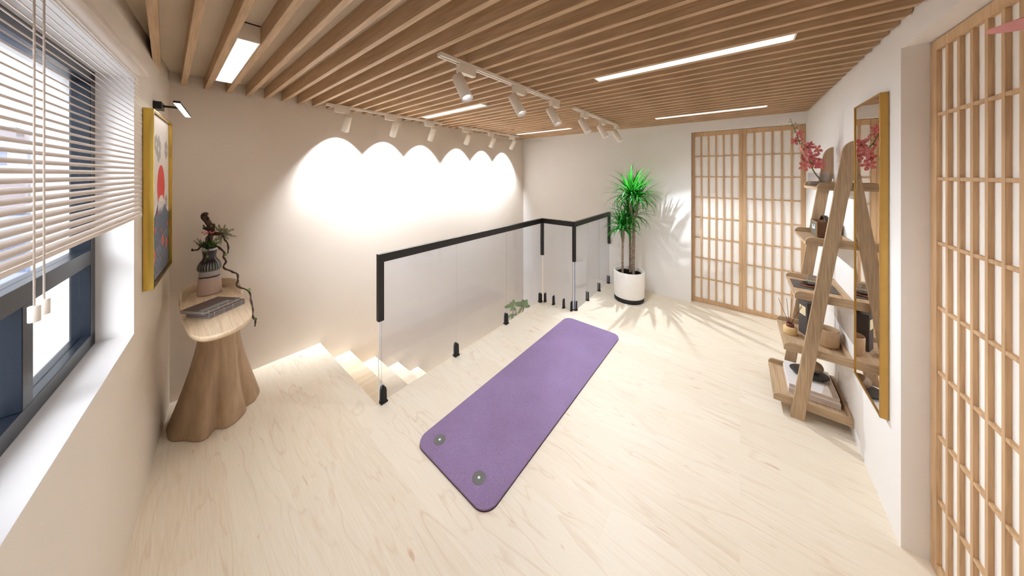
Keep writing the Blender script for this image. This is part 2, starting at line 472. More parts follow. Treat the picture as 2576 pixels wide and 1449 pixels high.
TILT = math.radians(31)
def make_spot(loc, label, group):
    px, py, pz = loc
    t = thing('track_spotlight', loc, label, 'spotlight', group)
    mb = MB().box(px-.012, px+.105, py-.016, py+.016, pz-.046, pz-.0002)
    obj('adapter', mb, WHITEP, t, .002)
    mb = MB().lathe([(.011, pz-.046), (.011, pz-.06), (.009, pz-.064)], (px, py), 20)
    mb.tube([(px, py, pz-.062), (px, py-.003, pz-.085)], [.007, .005], 8)
    obj('swivel', mb, WHITEP, t)
    # head
    top = Vector((px, py+.018, pz-.066)); ax = Vector((0, -math.sin(TILT), -math.cos(TILT))); L = .152; R = .032
    rot = ax.to_track_quat('Z', 'Y').to_matrix()
    def TH(p): return top + rot @ Vector(p)
    mb = MB(TH).lathe([(R*.93, 0), (R, .003), (R, L), (R-.003, L), (R-.003, L-.02)], n=36, cap=False)
    mb.add([(R*.93*math.cos(2*PI*k/36), R*.93*math.sin(2*PI*k/36), 0) for k in range(36)], [list(range(36))])
    h = obj('lamp_head', mb, WHITEP, t)
    obj('reflector', MB(TH).lathe([(R-.0035, L-.001), (R-.013, L-.024)], n=36, cap=False), REFL, h)
    obj('lens', MB(TH).lathe([(.0005, L-.024), (R-.0125, L-.024)], n=36, cap=False), LENS, h)
    return t
SPB = [1.0, 1.475, 1.95, 2.52, 2.98, 3.44]
SPA = [1.035, 1.49, 1.945, 2.50, 2.975, 3.44]
pos = ['first', 'second', 'third']
s0 = None
for k, xx in enumerate(SPB):
    lab = 'white track spotlight over the mat, %s from the near end of its track' % pos[k] if k < 3 else 'white track spotlight by the tall plant, %s from the near end of its track' % pos[k-3]
    if s0 is None: s0 = make_spot((xx, 1.175, 2.146), lab, 'spotlights on the middle tracks')
    else: dup(s0, (xx, 1.175, 2.146), lab, 0, 'spotlights on the middle tracks')
for k, xx in enumerate(SPA):
    lab = 'white spotlight washing the stair wall, %s arc of light from the left' % ORD[k]
    dup(s0, (xx, 2.76, 2.146), lab, PI, 'spotlights along the stair wall')

# ------------------------------------------------------------------ stairs
st = thing('staircase', (.895, 2.45, -.94), 'pale maple steps descending behind the glass balustrade', 'stairs')
ed = [.895, 1.147, 1.399, 1.651, 1.903]
for k in range(4):
    zt = -.187*(k+1)
    obj('step', MB().box(ed[k]+.002, ed[k+1], 1.9, YB-.001, zt-.19, zt), TREAD, st, .004)

# ------------------------------------------------------------------ shoji doors
def leaf(name, T, W, H, stile, top, bot, label=None):
    """T maps (u across, d depth toward room, z); d=0 is the front face"""
    e = bpy.data.objects.new(name, None); COL.objects.link(e); e.location = T((W/2, 0, 0)); e['_loc'] = tuple(e.location); e['kind'] = 'structure'
    if label: e['label'] = label
    mb = MB(T)
    mb.box(0, stile, -.03, 0, 0.002, H); mb.box(W-stile, W, -.03, 0, 0.002, H)
    mb.box(stile, W-stile, -.03, 0, .002, bot); mb.box(stile, W-stile, -.03, 0, H-top, H)
    obj('door_frame', mb, SHO, e, .002, 1)
    bw = .015; nC, nR = 6, 8; iw = W-2*stile; ih = H-top-bot
    lat = MB(T)
    for c in range(1, nC):
        u = stile + (iw - bw*(nC-1))/nC*c + bw*(c-1)
        lat.box(u, u+bw, -.014, -.002, bot, H-top)
    for r in range(1, nR):
        z = bot + ih*r/nR
        lat.box(stile, W-stile, -.0145, -.003, z-.0065, z+.0065)
    obj('lattice', lat, SHO, e, .0012, 1)
    obj('paper_panel', MB(T).box(stile-.002, W-stile+.002, -.019, -.0135, bot-.002, H-top+.002), PAPER, e)
    return e
leaf('door_1', lambda p: Vector((4.092 - p[1], .461 - p[0], p[2])), .483, 2.064, .032, .05, .05)
leaf('door_2', lambda p: Vector((4.092 - p[1], -.022 - p[0], p[2])), .496, 2.064, .034, .05, .05)
leaf('door_3', lambda p: Vector((1.923 - p[0], -.589 + p[1], p[2])), .505, 2.072, .045, .042, .045)
leaf('door_4', lambda p: Vector((1.416 - p[0], -.589 + p[1], p[2])), .505, 2.072, .045, .042, .045)
leaf('door_5', lambda p: Vector((.909 - p[0], -.589 + p[1], p[2])), .495, 2.072, .045, .042, .045)

# ------------------------------------------------------------------ glass balustrade
bl = thing('glass_balustrade', (2.0, 1.88, 0), 'frameless glass balustrade with black handrail around the stair opening', 'balustrade')
w_, r0, r1 = .034, .959, 1.015
ya, yb_ = 1.868, 1.902        # first run
xa, xb = 2.893, 2.927         # cross run
yc, yd = 1.440, 1.474         # third run
hr = obj('handrail', MB().box(.892, xb, ya, yb_, r0, r1).box(xa, xb, yd, ya, r0, r1).box(xa, 4.016, yc, yd, r0, r1), BLACKM, bl, .002)
def sleeve(x0, x1, y0, y1): obj('post_sleeve', MB().box(x0, x1, y0, y1, .564, r0-.0005), BLACKM, bl, .002)
sleeve(.892, .93, ya, yb_); sleeve(xa, xb, ya, yb_); sleeve(xa, xb, yc, yd); sleeve(3.982, 4.016, yc, yd)
gy, gx, gz = 1.885, 2.91, 1.457
def gp(x0, x1, y0, y1):
    obj('glass_panel', MB().box(x0, x1, y0, y1, .018, r0+.01), RAILG, bl)
    if x0 not in (.899, 2.925) and y0 != 1.475: return
    if x0 == .899: obj('glass_edge', MB().box(.918, .9195, y0-.0004, y0+.0002, .018, .56), EDGE, bl); obj('glass_edge', MB().box(x0-.0008, x0+.0002, y0, y1, .018, .56), REVEAL, bl); return
    if x1 - x0 > y1 - y0:
        obj('glass_edge', MB().box(x0-.0008, x0+.0002, y0, y1, .018, .56), EDGE, bl)
    else:
        obj('glass_edge', MB().box(x0, x1, y0-.0008, y0+.0002, .018, .56), EDGE, bl)
q = .005
for a, b in ((.899, 1.563), (1.569, 2.224), (2.230, 2.898)): gp(a, b, gy-q, gy+q)
for a, b in ((1.475, 1.586), (1.592, 1.722), (1.728, 1.866)): gp(gx-q, gx+q, a, b)
for a, b in ((2.925, 3.264), (3.270, 3.628), (3.634, 4.0)): gp(a, b, gz-q, gz+q)
def clamp(x, y, ang, ws=1.0):
    c, s = math.cos(ang), math.sin(ang)
    def TC(p): return Vector((x + p[0]*ws*c - p[1]*s, y + p[0]*ws*s + p[1]*c, p[2]))
    mb = MB(TC)
    prof = [(-.018, .012), (.018, .012), (.0165, .086), (.011, .104), (.005, .110), (-.005, .110), (-.011, .104), (-.0165, .086)]
    mb.prism(prof, -.017, -.0062, 'Y'); mb.prism(prof, .0062, .017, 'Y')
    mb.box(-.024, .024, -.021, .021, .0005, .0125)
    obj('clamp', mb, BLACKR, bl, .0015, 1)
for xx in (.932, 1.566, 2.227, 2.868): clamp(xx, gy+.002, 0)
for yy in (1.843, 1.725, 1.589, 1.488): clamp(gx, yy, PI/2, .5)
for xx in (2.948, 3.267, 3.631, 3.975): clamp(xx, gz+.001, 0, .7)

# ------------------------------------------------------------------ yoga mat
def rrect(x0, x1, y0, y1, r, n=10):
    out = []
    for cx, cy, a0 in ((x1-r, y1-r, 0), (x0+r, y1-r, PI/2), (x0+r, y0+r, PI), (x1-r, y0+r, 1.5*PI)):
        out += [(cx + r*math.cos(a0+PI/2*k/n), cy + r*math.sin(a0+PI/2*k/n)) for k in range(n+1)]
    return out
ym = thing('yoga_mat', (1.82, 1.17, 0), 'purple textured yoga mat lying on the maple floor', 'yoga mat')
obj('mat_body', MB().prism(rrect(.904, 2.737, .884, 1.457, .075), .003, .0125), mat_leather(), ym, .002)
obj('mat_underside', MB().prism(rrect(.903, 2.738, .883, 1.458, .076), .0004, .0035), plain('dark_mat_core', (66, 44, 50), .7), ym)
GREY = plain('grey_disc', (112, 110, 108), .5); WHT = plain('white_dot', (240, 240, 238), .5)
for cx_, cy_ in ((1.0, 1.352), (1.0, 1.028)):
    d = obj('eyelet', MB().lathe([(.034, .0124), (.034, .0132), (.0335, .0135), (.0068, .0135)], (cx_, cy_), 40), GREY, ym)
    obj('eyelet_centre', MB().lathe([(.0066, .0125), (.0066, .014)], (cx_, cy_), 20), WHT, d)

# ------------------------------------------------------------------ venetian blind
bd = thing('venetian_blind', T1((-1.8, .02, 1.97)), 'ivory venetian blind half lowered over the window', 'blind')
SE, SL = -.922, -2.74
mb = MB(T1).prism([(.0006, 1.984), (.041, 1.984), (.041, 1.992), (.038, 2.012), (.0006, 2.016)], SL, SE, 'X')
obj('headrail', mb, BLINDP, bd, .0015, 1)
nsl = 31
for k in range(nsl):
    z = 1.385 + k*.0192
    pr = []
    for a in range(7):
        u = -1 + 2*a/6; pr.append((.0165 + .0056*u + .0014*(1-u*u), z - .0048*u + .001*(1-u*u)))
    low = [(a, b-.0013) for a, b in pr]
    obj('slat', MB(T1).prism(pr + low[::-1], SL, SE, 'X'), BLINDP, bd)
obj('bottom_rail', MB(T1).box(SL, SE, .010, .023, 1.366, 1.377), BLINDP, bd, .002)
for s_, zz in ((-1.912, 1.262), (-1.872, 1.263)):
    c = obj('pull_cord', MB(T1).tube([(s_, .034, zz+.026), (s_, .034, 1.985)], .0015, 8), BLINDP, bd)
    obj('cord_weight', MB(lambda p, s_=s_: T1((s_+p[0], .034+p[1], p[2]))).lathe([(.0066, zz), (.0072, zz+.001), (.0072, zz+.030), (.0066, zz+.031)], n=32), plain('cream_plastic', (240, 230, 218), .4), c)

# ------------------------------------------------------------------ framed picture and its lamp
fp = thing('framed_picture', T1((-.48, 0, .99)), 'tall gold-framed print of a red sun over a snowy blue mountain', 'picture')
p0, p1, q0, q1, dp = -.768, -.195, .99, 1.872, .034
mb = MB(T1); e = .008
mb.box(p0, p0+e, .0006, dp, q0, q1); mb.box(p1-e, p1, .0006, dp, q0, q1); mb.box(p0+e, p1-e, .0006, dp, q0, q0+e); mb.box(p0+e, p1-e, .0006, dp, q1-e, q1)
obj('frame', mb, plain('polished_gold', (216, 182, 88), .2, .92, .5, .02), fp, .0015, 1)
obj('shadow_gap', MB(T1).box(p0+e, p1-e, .001, .018, q0+e, q1-e), BLACKM, fp)
# printed sheet: flat layered shapes of one mesh
pm = [plain('print_paper', (236, 228, 222), .7, 0, .2, .03, 30), plain('print_red', (214, 70, 58), .7), plain('print_slate', (108, 114, 130), .7, 0, .2, .1, 40),
      plain('print_snow', (238, 234, 230), .7), plain('print_cloud', (176, 172, 168), .7), plain('print_wave', (136, 138, 148), .7), plain('print_flower', (222, 84, 64), .7), plain('print_line', (88, 94, 116), .7), plain('print_rose', (226, 122, 104), .7)]
pr = MB(T1)
a0, a1, b0, b1 = p0+.011, p1-.011, q0+.011, q1-.011
pw, ph = a1-a0, b1-b0
lay = [.0195]
def P2(u, v): return (a0 + u*pw, b0 + v*ph)
def sheet(poly, mi):
    lay[0] += .000003
    pr.add([(a, lay[0], b) for a, b in (P2(*p) for p in poly)], [list(range(len(poly)))], mi)
pr.box(a0, a1, .018, .0195, b0, b1, 0)
def disc(cu, cv, ru, n=32, mi=1, a_=0, b_=2*PI):
    asp = pw/ph
    sheet([(cu + ru*math.cos(a_+(b_-a_)*k/n), cv + ru*asp*math.sin(a_+(b_-a_)*k/n)) for k in range(n)], mi)
# clouds of petals
for cu, cv, sc in ((.42, .80, .085), (.30, .825, .06), (.84, .81, .065), (.84, .45, .05)):
    for k in range(6):
        a = k*PI/3 + .4; disc(cu+sc*.9*math.cos(a), cv+sc*.62*math.sin(a)*1.0, sc*.62, 18, 4)
    disc(cu, cv, sc*.9, 18, 4); disc(cu, cv, sc*.35, 14, 0)
disc(.55, .555, .205, 48, 1); disc(.55, .52, .19, 40, 8); disc(.55, .575, .195, 40, 1)
ridge = [(0, .31), (.10, .335), (.22, .385), (.34, .435), (.44, .485), (.52, .505), (.57, .50), (.62, .508), (.70, .465), (.80, .42), (.92, .385), (1, .37)]
sheet(ridge + [(1, 0), (0, 0)], 2)
snow = [(.44, .485), (.52, .505), (.57, .50), (.62, .508), (.70, .465), (.76, .437), (.72, .435), (.70, .405), (.67, .44), (.63, .385), (.60, .43), (.56, .37), (.53, .43), (.47, .38), (.46, .43), (.40, .40), (.395, .455)]
sheet(snow, 3)
for k in range(4):
    u = .47 + k*.075; sheet([(u, .47-k*.005), (u+.012, .47-k*.005), (u+.02, .36+.01*k), (u+.008, .36+.01*k)], 2)
rng = random.Random(3)
for r in range(9):
    for c in range(8):
        u = (c + .5*(r % 2))/7.5; v = .26 - r*.03 - .05*(1-u)*(.5) + rng.uniform(-.006, .006)
        if v < 0.0 or v > .25 or u > 1 or u < 0: continue
        if v > .12 + .16*u: continue
        for q_, m_ in ((.062, 7), (.057, 5), (.044, 2), (.038, 5), (.024, 7), (.018, 5)):
            n = 14; asp = pw/ph
            sheet([(min(1, max(0, u + q_*math.cos(PI*k/n))), max(.0, v + q_*asp*math.sin(PI*k/n))) for k in range(n+1)], m_)
for cu, cv, sc in ((.18, .155, .085), (.62, .205, .075), (.84, .165, .075), (.25, .30, .04), (.36, .405, .035), (.55, .28, .03), (.93, .29, .035)):
    for k in range(5):
        a = 2*PI*k/5 + .3; disc(cu + sc*.42*math.cos(a), cv + sc*.3*math.sin(a), sc*.36, 12, 8)
    disc(cu, cv, sc*.42, 14, 6)
obj('print', pr, pm, fp)

pl = thing('picture_light', T1((-.48, .02, 1.93)), 'black picture light with a slim glowing bar above the gold frame', 'picture light')
obj('wall_box', MB(T1).box(-.531, -.437, .0006, .03, 1.908, 1.948), BLACKM, pl, .0015)
obj('arm', MB(T1).box(-.492, -.478, .03, .112, 1.924, 1.935), BLACKM, pl, .001)
mb = MB(T1).box(-.75, -.26, .092, .116, 1.913, 1.924)
lb = obj('lamp_bar', mb, BLACKM, pl, .001)
obj('diffuser', MB(T1).box(-.745, -.265, .0935, .1145, 1.9115, 1.9131), emis('picture_led', (255, 252, 246), 5), lb)

# ------------------------------------------------------------------ side table, vase, arrangement, books
tb = thing('side_table', (.2, 2.55, 0), 'sculpted pale wooden side table on a flared trunk base, in the corner', 'side table')
TZ = .74
trunkm = NT('carved_trunk'); b_ = trunkm.bsdf(.5, 0, .3)
n1 = trunkm.noise(trunkm.coords((9, 9, 2.2)), 1, 5, .6, .6); n2 = trunkm.noise(trunkm.coords((60, 60, 6)), 1, 3, .6)
c_ = trunkm.mix(trunkm.ramp(n2, [(.35, (0,)*3), (.65, (.35,)*3)]), trunkm.ramp(n1, [(.3, lin((164, 136, 108))), (.7, lin((194, 166, 136)))]), lin((152, 124, 98)))
trunkm.l(c_, b_.inputs['Base Color']); trunkm.bump(n1, b_, .25, .01)
basepts = [(-.006, 2.70), (.014, 2.56), (.082, 2.466), (.148, 2.406), (.19, 2.435), (.232, 2.425), (.30, 2.445), (.345, 2.525), (.375, 2.555), (.40, 2.60), (.424, 2.66), (.42, 2.76), (.36, 2.85), (.26, 2.9), (.14, 2.9), (.04, 2.85), (.005, 2.77)]
bs = smooth_closed(basepts, 8); bc = (.2, 2.66)
NA = 96
def rb(th):
    best = None
    # radius of the outline along angle th
    for k in range(len(bs)):
        a, b = bs[k], bs[(k+1) % len(bs)]
        ax_, ay_ = a[0]-bc[0], a[1]-bc[1]; bx_, by_ = b[0]-bc[0], b[1]-bc[1]
        cx_, cy_ = math.cos(th), math.sin(th)
        den = cx_*(by_-ay_) - cy_*(bx_-ax_)
        if abs(den) < 1e-9: continue
        tt = (ax_*(by_-ay_) - ay_*(bx_-ax_))/den; uu = (ax_*cy_ - ay_*cx_)/den
        if tt > 0 and -1e-6 <= uu <= 1+1e-6: best = tt if best is None else max(best, tt)
    return best or .2
RBs = [rb(2*PI*k/NA) for k in range(NA)]
mb = MB(); vs = []
levels = [(0.0005, .975), (.008, .995), (.02, 1.0), (.04, .985)] + [(.04 + .625*t/22, None) for t in range(1, 23)]
for z, f in levels:
    t = z/.665; cx_ = bc[0] + (.212-bc[0])*t; cy_ = bc[1] + (2.53-bc[1])*t
    e_ = (1-t)**1.55
    for k in range(NA):
        th = 2*PI*k/NA
        fold = 1 + .05*math.sin(5*th+1.2)*e_*(1-e_)*3
        r = (.082 + (RBs[k]-.082)*e_)*fold
        for tc_, dp_ in ((-94, .20), (-37, .17), (-133, .07), (-64, .06), (150, .1), (60, .12)):
            dd_ = (th - math.radians(tc_) + PI) % (2*PI) - PI
            r *= 1 - dp_*math.exp(-(dd_/(.13 if dp_ > .1 else .2))**2)*(e_**.7)*min(1, 1.15*(1.0 - .25*e_))
        if f and z < .01: r *= f
        if False: r = (.082 + (RBs[k]-.082)*((1-z/.665)**1.55))*f
        vs.append((cx_ + r*math.cos(th), cy_ + r*math.sin(th), z))
nl = len(levels)
mb.add(vs, [(i*NA+k, i*NA+(k+1) % NA, (i+1)*NA+(k+1) % NA, (i+1)*NA+k) for i in range(nl-1) for k in range(NA)] + [list(range(NA))[::-1], [(nl-1)*NA+k for k in range(NA)]], 0, True)
obj('trunk_base', mb, trunkm.m, tb)
tp = smooth_closed([(.053, 2.78), (.052, 2.60), (.056, 2.42), (.074, 2.19), (.109, 2.085), (.165, 2.055), (.243, 2.08), (.312, 2.19), (.334, 2.43), (.335, 2.63), (.325, 2.82), (.27, 2.925), (.19, 2.95), (.10, 2.91)], 6)
cxm, cym = .19, 2.5
def scl(poly, f): return [(cxm + (a-cxm)*f, cym + (b-cym)*f) for a, b in poly]
mb = MB(); n = len(tp); rings = [(1.0, TZ), (1.0, TZ-.002), (1.004, TZ-.008), (.99, TZ-.022), (.93, TZ-.038), (.8, TZ-.052), (.45, TZ-.075)]
rings = [(.985, TZ)] + [(.997, TZ-.0015)] + rings[2:]
vs = []
for f, z in rings: vs += [(a, b, z) for a, b in scl(tp, f)]
mb.add(vs, [(i*n+k, (i+1)*n+k, (i+1)*n+(k+1) % n, i*n+(k+1) % n) for i in range(len(rings)-1) for k in range(n)], 0, True)
mb.add([(a, b, TZ) for a, b in scl(tp, .985)], [list(range(n))])
mb.add([(a, b, TZ-.075) for a, b in scl(tp, .45)], [list(range(n))[::-1]])
obj('table_top', mb, TTOP, tb)
# raised back lip following the rear of the outline
lipc = [p for p in tp if p[1] > 2.62]
lipc.sort(key=lambda p: math.atan2(p[0]-.19, p[1]-2.5))
mb = MB(); vs = []; m = len(lipc)
for i_, (a, b) in enumerate(lipc):
    t = i_/(m-1); hgt = .058*min(1, min(t, 1-t)*7)**.6 + .0005
    ia, ib = cxm + (a-cxm)*.91, cym + (b-cym)*.965
    oa, ob = cxm + (a-cxm)*1.0, cym + (b-cym)*1.0
    vs += [(ia, ib, TZ-.001), (ia + (oa-ia)*.2, ib + (ob-ib)*.2, TZ+hgt*.93), ((ia+oa)/2, (ib+ob)/2, TZ+hgt), (oa - (oa-ia)*.15, ob - (ob-ib)*.15, TZ+hgt*.93), (oa, ob, TZ-.004)]
mb.add(vs, [(5*i_+j, 5*i_+j+1, 5*i_+j+6, 5*i_+j+5) for i_ in range(m-1) for j in range(4)] + [(0, 4, 3, 2, 1), tuple(5*(m-1)+j for j in range(5))], 0, True)
obj('back_lip', mb, TTOP, tb)

VC = (.187, 2.818); VD = VC[0]*FW[0] + VC[1]*FW[1]
vz = NT('glazed_ceramic'); b_ = vz.bsdf(.3, 0, .5)
sep = vz.n('ShaderNodeSeparateXYZ'); vz.l(vz.coords((1, 1, 1)), sep.inputs[0])
ang = vz.math('ARCTAN2', sep.outputs[1], sep.outputs[0])
wav = vz.math('MULTIPLY', vz.math('SINE', vz.math('MULTIPLY', ang, 26.0)), .010)
nzv = vz.noise(vz.coords((30, 30, 30)), 1, 3)
zz_ = vz.math('ADD', sep.outputs[2], vz.math('MULTIPLY', vz.math('SUBTRACT', nzv, .5), .012))
zr = vz.math('ADD', sep.outputs[2], wav)
# height bands (metres above table)
low = vz.ramp(vz.math('MULTIPLY', zz_, 3.0), [(.0, lin((204, 180, 168))), (.338, lin((204, 180, 168))), (.345, lin((52, 44, 42))), (.366, lin((60, 52, 50))), (.378, lin((176, 170, 166))), (1, lin((176, 170, 166)))])
rib = vz.ramp(vz.math('FRACT', vz.math('MULTIPLY', ang, 26/(2*PI))), [(.0, lin((28, 24, 24))), (.3, lin((46, 46, 46))), (.5, lin((128, 134, 132))), (.8, lin((128, 134, 132))), (1, lin((28, 24, 24)))])
m1 = vz.math('GREATER_THAN', sep.outputs[2], .158)
m2 = vz.math('GREATER_THAN', zr, .205)
m3 = vz.math('GREATER_THAN', sep.outputs[2], .294)
col = vz.mix(m1, low, rib); col = vz.mix(m2, col, lin((38, 33, 32))); col = vz.mix(m3, col, lin((206, 204, 204)))
vz.l(col, b_.inputs['Base Color'])
vz.l(vz.math('SUBTRACT', .62, vz.math('MULTIPLY', vz.math('GREATER_THAN', sep.outputs[2], .115), .42)), b_.inputs['Roughness'])
mb = MB(); prof = [(.0005, 0), (.056, 0), (.0605, .003), (.0605, .008), (.0575, .06), (.052, .115), (.047, .155), (.047, .16), (.052, .158), (.058, .167), (.0595, .18), (.057, .197), (.048, .216), (.037, .232), (.0325, .245), (.0325, .262), (.036, .29), (.0385, .305), (.0375, .308), (.034, .30), (.03, .26), (.03, .2)]
mb.lathe([(r, TZ+z) for r, z in prof], VC, 72, cap=False)
va = obj('ceramic_vase', mb, vz.m, loc=(VC[0], VC[1], TZ)); tag(va, 'ceramic vase with dark glazed neck and pink-beige foot on the side table', 'vase')

DB = wood('driftwood_bark', (64, 46, 36), (98, 74, 60), 'Z', 1.5, .7, .3, 4)
def cr(x, y, d=0): return at(400 + x*.2346, 520 + y*.2346, VD + d)
ar = thing('branch_arrangement', (VC[0], VC[1], 1.0), 'driftwood arrangement with a trailing twig, ferns and pink buds in the vase', 'flower arrangement')
mb = MB()
path = [(548, 470, 0), (545, 400, 0), (552, 330, .005), (562, 270, 0), (552, 215, -.005), (525, 165, 0), (500, 130, 0), (482, 105, .0), (492, 82, 0), (520, 76, .0)]
mb.tube(smooth_open([tuple(cr(*p)) for p in path], 4), [.010, .011, .011, .012, .013, .013, .013, .013, .013, .015, .016, .017, .018, .018, .018, .018, .017, .017, .016, .016, .016, .016, .016, .017, .018, .018, .018, .018, .017, .016, .016, .016, .015, .014, .013, .011, .006][:37], 10)
mb.ball(cr(478, 110), .014, 8); mb.ball(cr(525, 122, -.005), .008, 8); mb.ball(cr(575, 200), .014, 8); mb.ball(cr(490, 230, -.01), .010, 8)
mb.tube([cr(550, 250), cr(510, 238, -.01), cr(480, 220, -.015)], [.012, .010, .008], 8)
mb.tube([cr(560, 275), cr(610, 290, -.01), cr(650, 290, -.01), cr(690, 285, -.01)], [.012, .013, .011, .006], 8)
obj('driftwood', mb, DB, ar)
def twig(pts, r0_, r1_):
    pp = smooth_open([tuple(cr(*p)) for p in pts], 3); rr = random.Random(5)
    pp = [tuple(c + rr.uniform(-.0012, .0012) for c in p) for p in pp]
    n_ = len(pp)
    obj('twig', MB().tube(pp, [r0_ + (r1_-r0_)*k/(n_-1) + .0012*math.sin(k*2.1) for k in range(n_)], 7), DB, ar)
twig([(560, 450, 0), (600, 425, -.01), (635, 430, -.03), (698, 490, -.05), (690, 540, -.05), (722, 588, -.055), (690, 650, -.06), (770, 690, -.08), (840, 728, -.10), (845, 800, -.12), (835, 850, -.13), (960, 902, -.17), (985, 990, -.2), (1005, 1100, -.22), (1005, 1180, -.24), (1032, 1222, -.25), (1030, 1282, -.25)], .0062, .0038)
twig([(560, 280, 0), (640, 280, -.02), (690, 310, -.03), (702, 352, -.03), (738, 405, -.03), (740, 500, -.03)], .006, .004)
twig([(540, 470, 0), (480, 425, -.03), (440, 438, -.04), (415, 460, -.04), (375, 466, -.04), (358, 470, -.04), (358, 452, -.04)], .0055, .0045)
twig([(560, 330, -.01), (520, 315, -.03), (500, 400, -.04), (470, 440, -.05)], .005, .004)
twig([(545, 440, -.02), (530, 450, -.055), (522, 490, -.07), (500, 560, -.07), (478, 620, -.085), (460, 685, -.09)], .0038, .002)
PALE = plain('pale_fern_green', (142, 142, 104), .6, 0, .2, .3, 60); DKG = plain('moss_green', (74, 104, 44), .6, 0, .2, .35, 60); LG = plain('fresh_green', (112, 150, 70), .55, 0, .3, .25, 60); PINKB = plain('coral_bud', (214, 116, 108), .5, 0, .3, .2, 60)
def spray(c0, tips, name, mat, lw=.0055, fr=11):
    mb = MB(); rr = random.Random(int(c0[0]+c0[1]))
    for tx, ty, dd in tips:
        A = Vector(cr(c0[0], c0[1], c0[2])); B = Vector(cr(tx, ty, dd))
        mb.tube([A, (A+B)/2 + Vector((0, 0, .003)), B], [.0012, .001, .0005], 4)
        for k in range(fr):
            t = .2 + .8*k/fr; P = A.lerp(B, t)
            for sg in (-1, 1):
                d = (B-A).normalized().cross(Vector((FW[0], FW[1], 0)))*sg*(1.1-t*.7) + (B-A).normalized()*.8 + Vector((rr.uniform(-.3, .3),)*3)
                L = lw*2.4*(1.15-t*.6); Q = P + d.normalized()*L
                mb.blade([P, P.lerp(Q, .5), Q], [.0006, lw*.34, .0003], Vector((FW[1], -FW[0], .6)), 0, .1)
    obj(name, mb, mat, ar)
spray((680, 290, -.01), [(640, 195, 0), (715, 195, -.03), (735, 235, -.05), (805, 240, -.06), (825, 318, -.06), (770, 300, .02), (745, 345, -.05), (640, 395, -.05), (610, 365, -.03), (660, 410, -.06), (600, 215, .01), (610, 240, .02)], 'fern_leaves', PALE, .0075, 13)
spray((475, 440, -.03), [(370, 362, -.05), (405, 338, -.05), (440, 350, -.02), (400, 395, -.06), (430, 420, -.07)], 'fern_leaves', plain('olive_sprig', (92, 100, 62), .6, 0, .2, .3, 60), .0055, 9)
mb = MB(); rr = random.Random(11)
for k in range(150):
    c0 = cr(540 + rr.gauss(0, 26), 430 + rr.gauss(0, 8), -.02 + rr.gauss(0, .012)); tip = c0 + Vector((rr.gauss(0, .016), rr.gauss(0, .016), abs(rr.gauss(.024, .014))))
    mb.blade([c0, c0.lerp(tip, .5), tip], [.0008, .0035, .0004], Vector((rr.uniform(-1, 1), rr.uniform(-1, 1), .3)))
obj('leaf_tuft', mb, DKG, ar)
for bx, by in ((468, 275), (492, 292), (505, 272), (520, 283), (545, 268), (560, 280), (578, 276), (600, 264), (655, 286)):
    obj('bud', MB().ball(cr(bx, by, -.03), .0056, 10, 0, (1.15, 1.0, .8)), PINKB if bx < 650 else plain('dark_red_bud', (130, 40, 30), .5), ar)
for rx, ry, dd in ((510, 480, -.075), (530, 532, -.08), (720, 512, -.055), (975, 885, -.18), (1042, 1200, -.25), (485, 205, -.02), (570, 205, -.02)):
    mb = MB(); c0 = cr(rx, ry, dd-.006)
    for k in range(9):
        a = 2*PI*k/9; tip = c0 + Vector((RT[0], RT[1], 0))*(.0095*math.cos(a)) + Vector((0, 0, .0095*math.sin(a))) - Vector((FW[0], FW[1], 0))*.004
        mb.blade([c0, c0.lerp(tip, .55), tip], [.001, .0035, .0006], Vector((FW[0], FW[1], .2)).cross(tip-c0))
    obj('leaf_rosette', mb, LG, ar)

# thread-bound books
BN = Vector((.1565, 2.309)); ud = Vector((.153, .102)).normalized(); vd = Vector((-ud.y, ud.x))
cov = plain('brown_grey_cover', (96, 80, 72), .6, 0, .3, .08, 40); pg = plain('grey_pages', (156, 150, 148), .7, 0, .2, .05, 80)
thr = plain('pale_thread', (206, 200, 196), .6); tit = plain('grey_title_strip', (142, 146, 140), .6); ink = plain('dark_ink', (44, 42, 44), .6)
def book(z0, h, du, dv, label, W=.185, D=.155, strip=False):
    def TB(p): q_ = BN + ud*(p[0]+du) + vd*(p[1]+dv); return Vector((q_.x, q_.y, p[2]))
    c0 = TB((W/2, D/2, z0)); t = thing('book', c0, label, 'book', 'thread-bound books on the side table')
    obj('page_block', MB(TB).box(.0005, W-.0005, .0005, D-.0005, z0+.0013, z0+h-.0013), pg, t)
    c = obj('cover', MB(TB).box(0, W, 0, D, z0, z0+.0012).box(0, W, 0, D, z0+h-.0012, z0+h), cov, t)
    mb = MB(TB)
    for k in range(4):
        u = .02 + k*(W-.04)/3
        mb.box(u-.0006, u+.0006, -.0007, 0, z0, z0+h); mb.box(u-.0006, u+.0006, -.0007, .012, z0+h, z0+h+.0005)
    mb.box(0, W, .0115, .0125, z0+h, z0+h+.0005); mb.box(-.0007, 0, .0115, .0125, z0, z0+h)
    obj('binding_thread', mb, thr, t)
    if strip:
        s_ = obj('title_strip', MB(TB).box(.004, W*.80, .018, .046, z0+h, z0+h+.0004), tit, t)
        mb = MB(TB); rr = random.Random(2)
        for k in range(11):
            u = .016 + k*.0112
            for j in range(3):
                y_ = .027 + rr.uniform(-.003, .008); mb.box(u, u+.0075*rr.uniform(.5, 1), y_, y_+.0014, z0+h+.0004, z0+h+.0006)
            mb.box(u+.003, u+.0042, .027, .036, z0+h+.0004, z0+h+.0006)
        obj('lettering', mb, ink, s_)
zt = TZ + .0006
for k, l_ in enumerate(('lowest of the thread-bound grey books stacked on the side table', 'thread-bound grey book second from the bottom of its stack', 'thread-bound grey book directly under the shifted top book')):
    book(zt, .0098, 0, 0, l_); zt += .0102
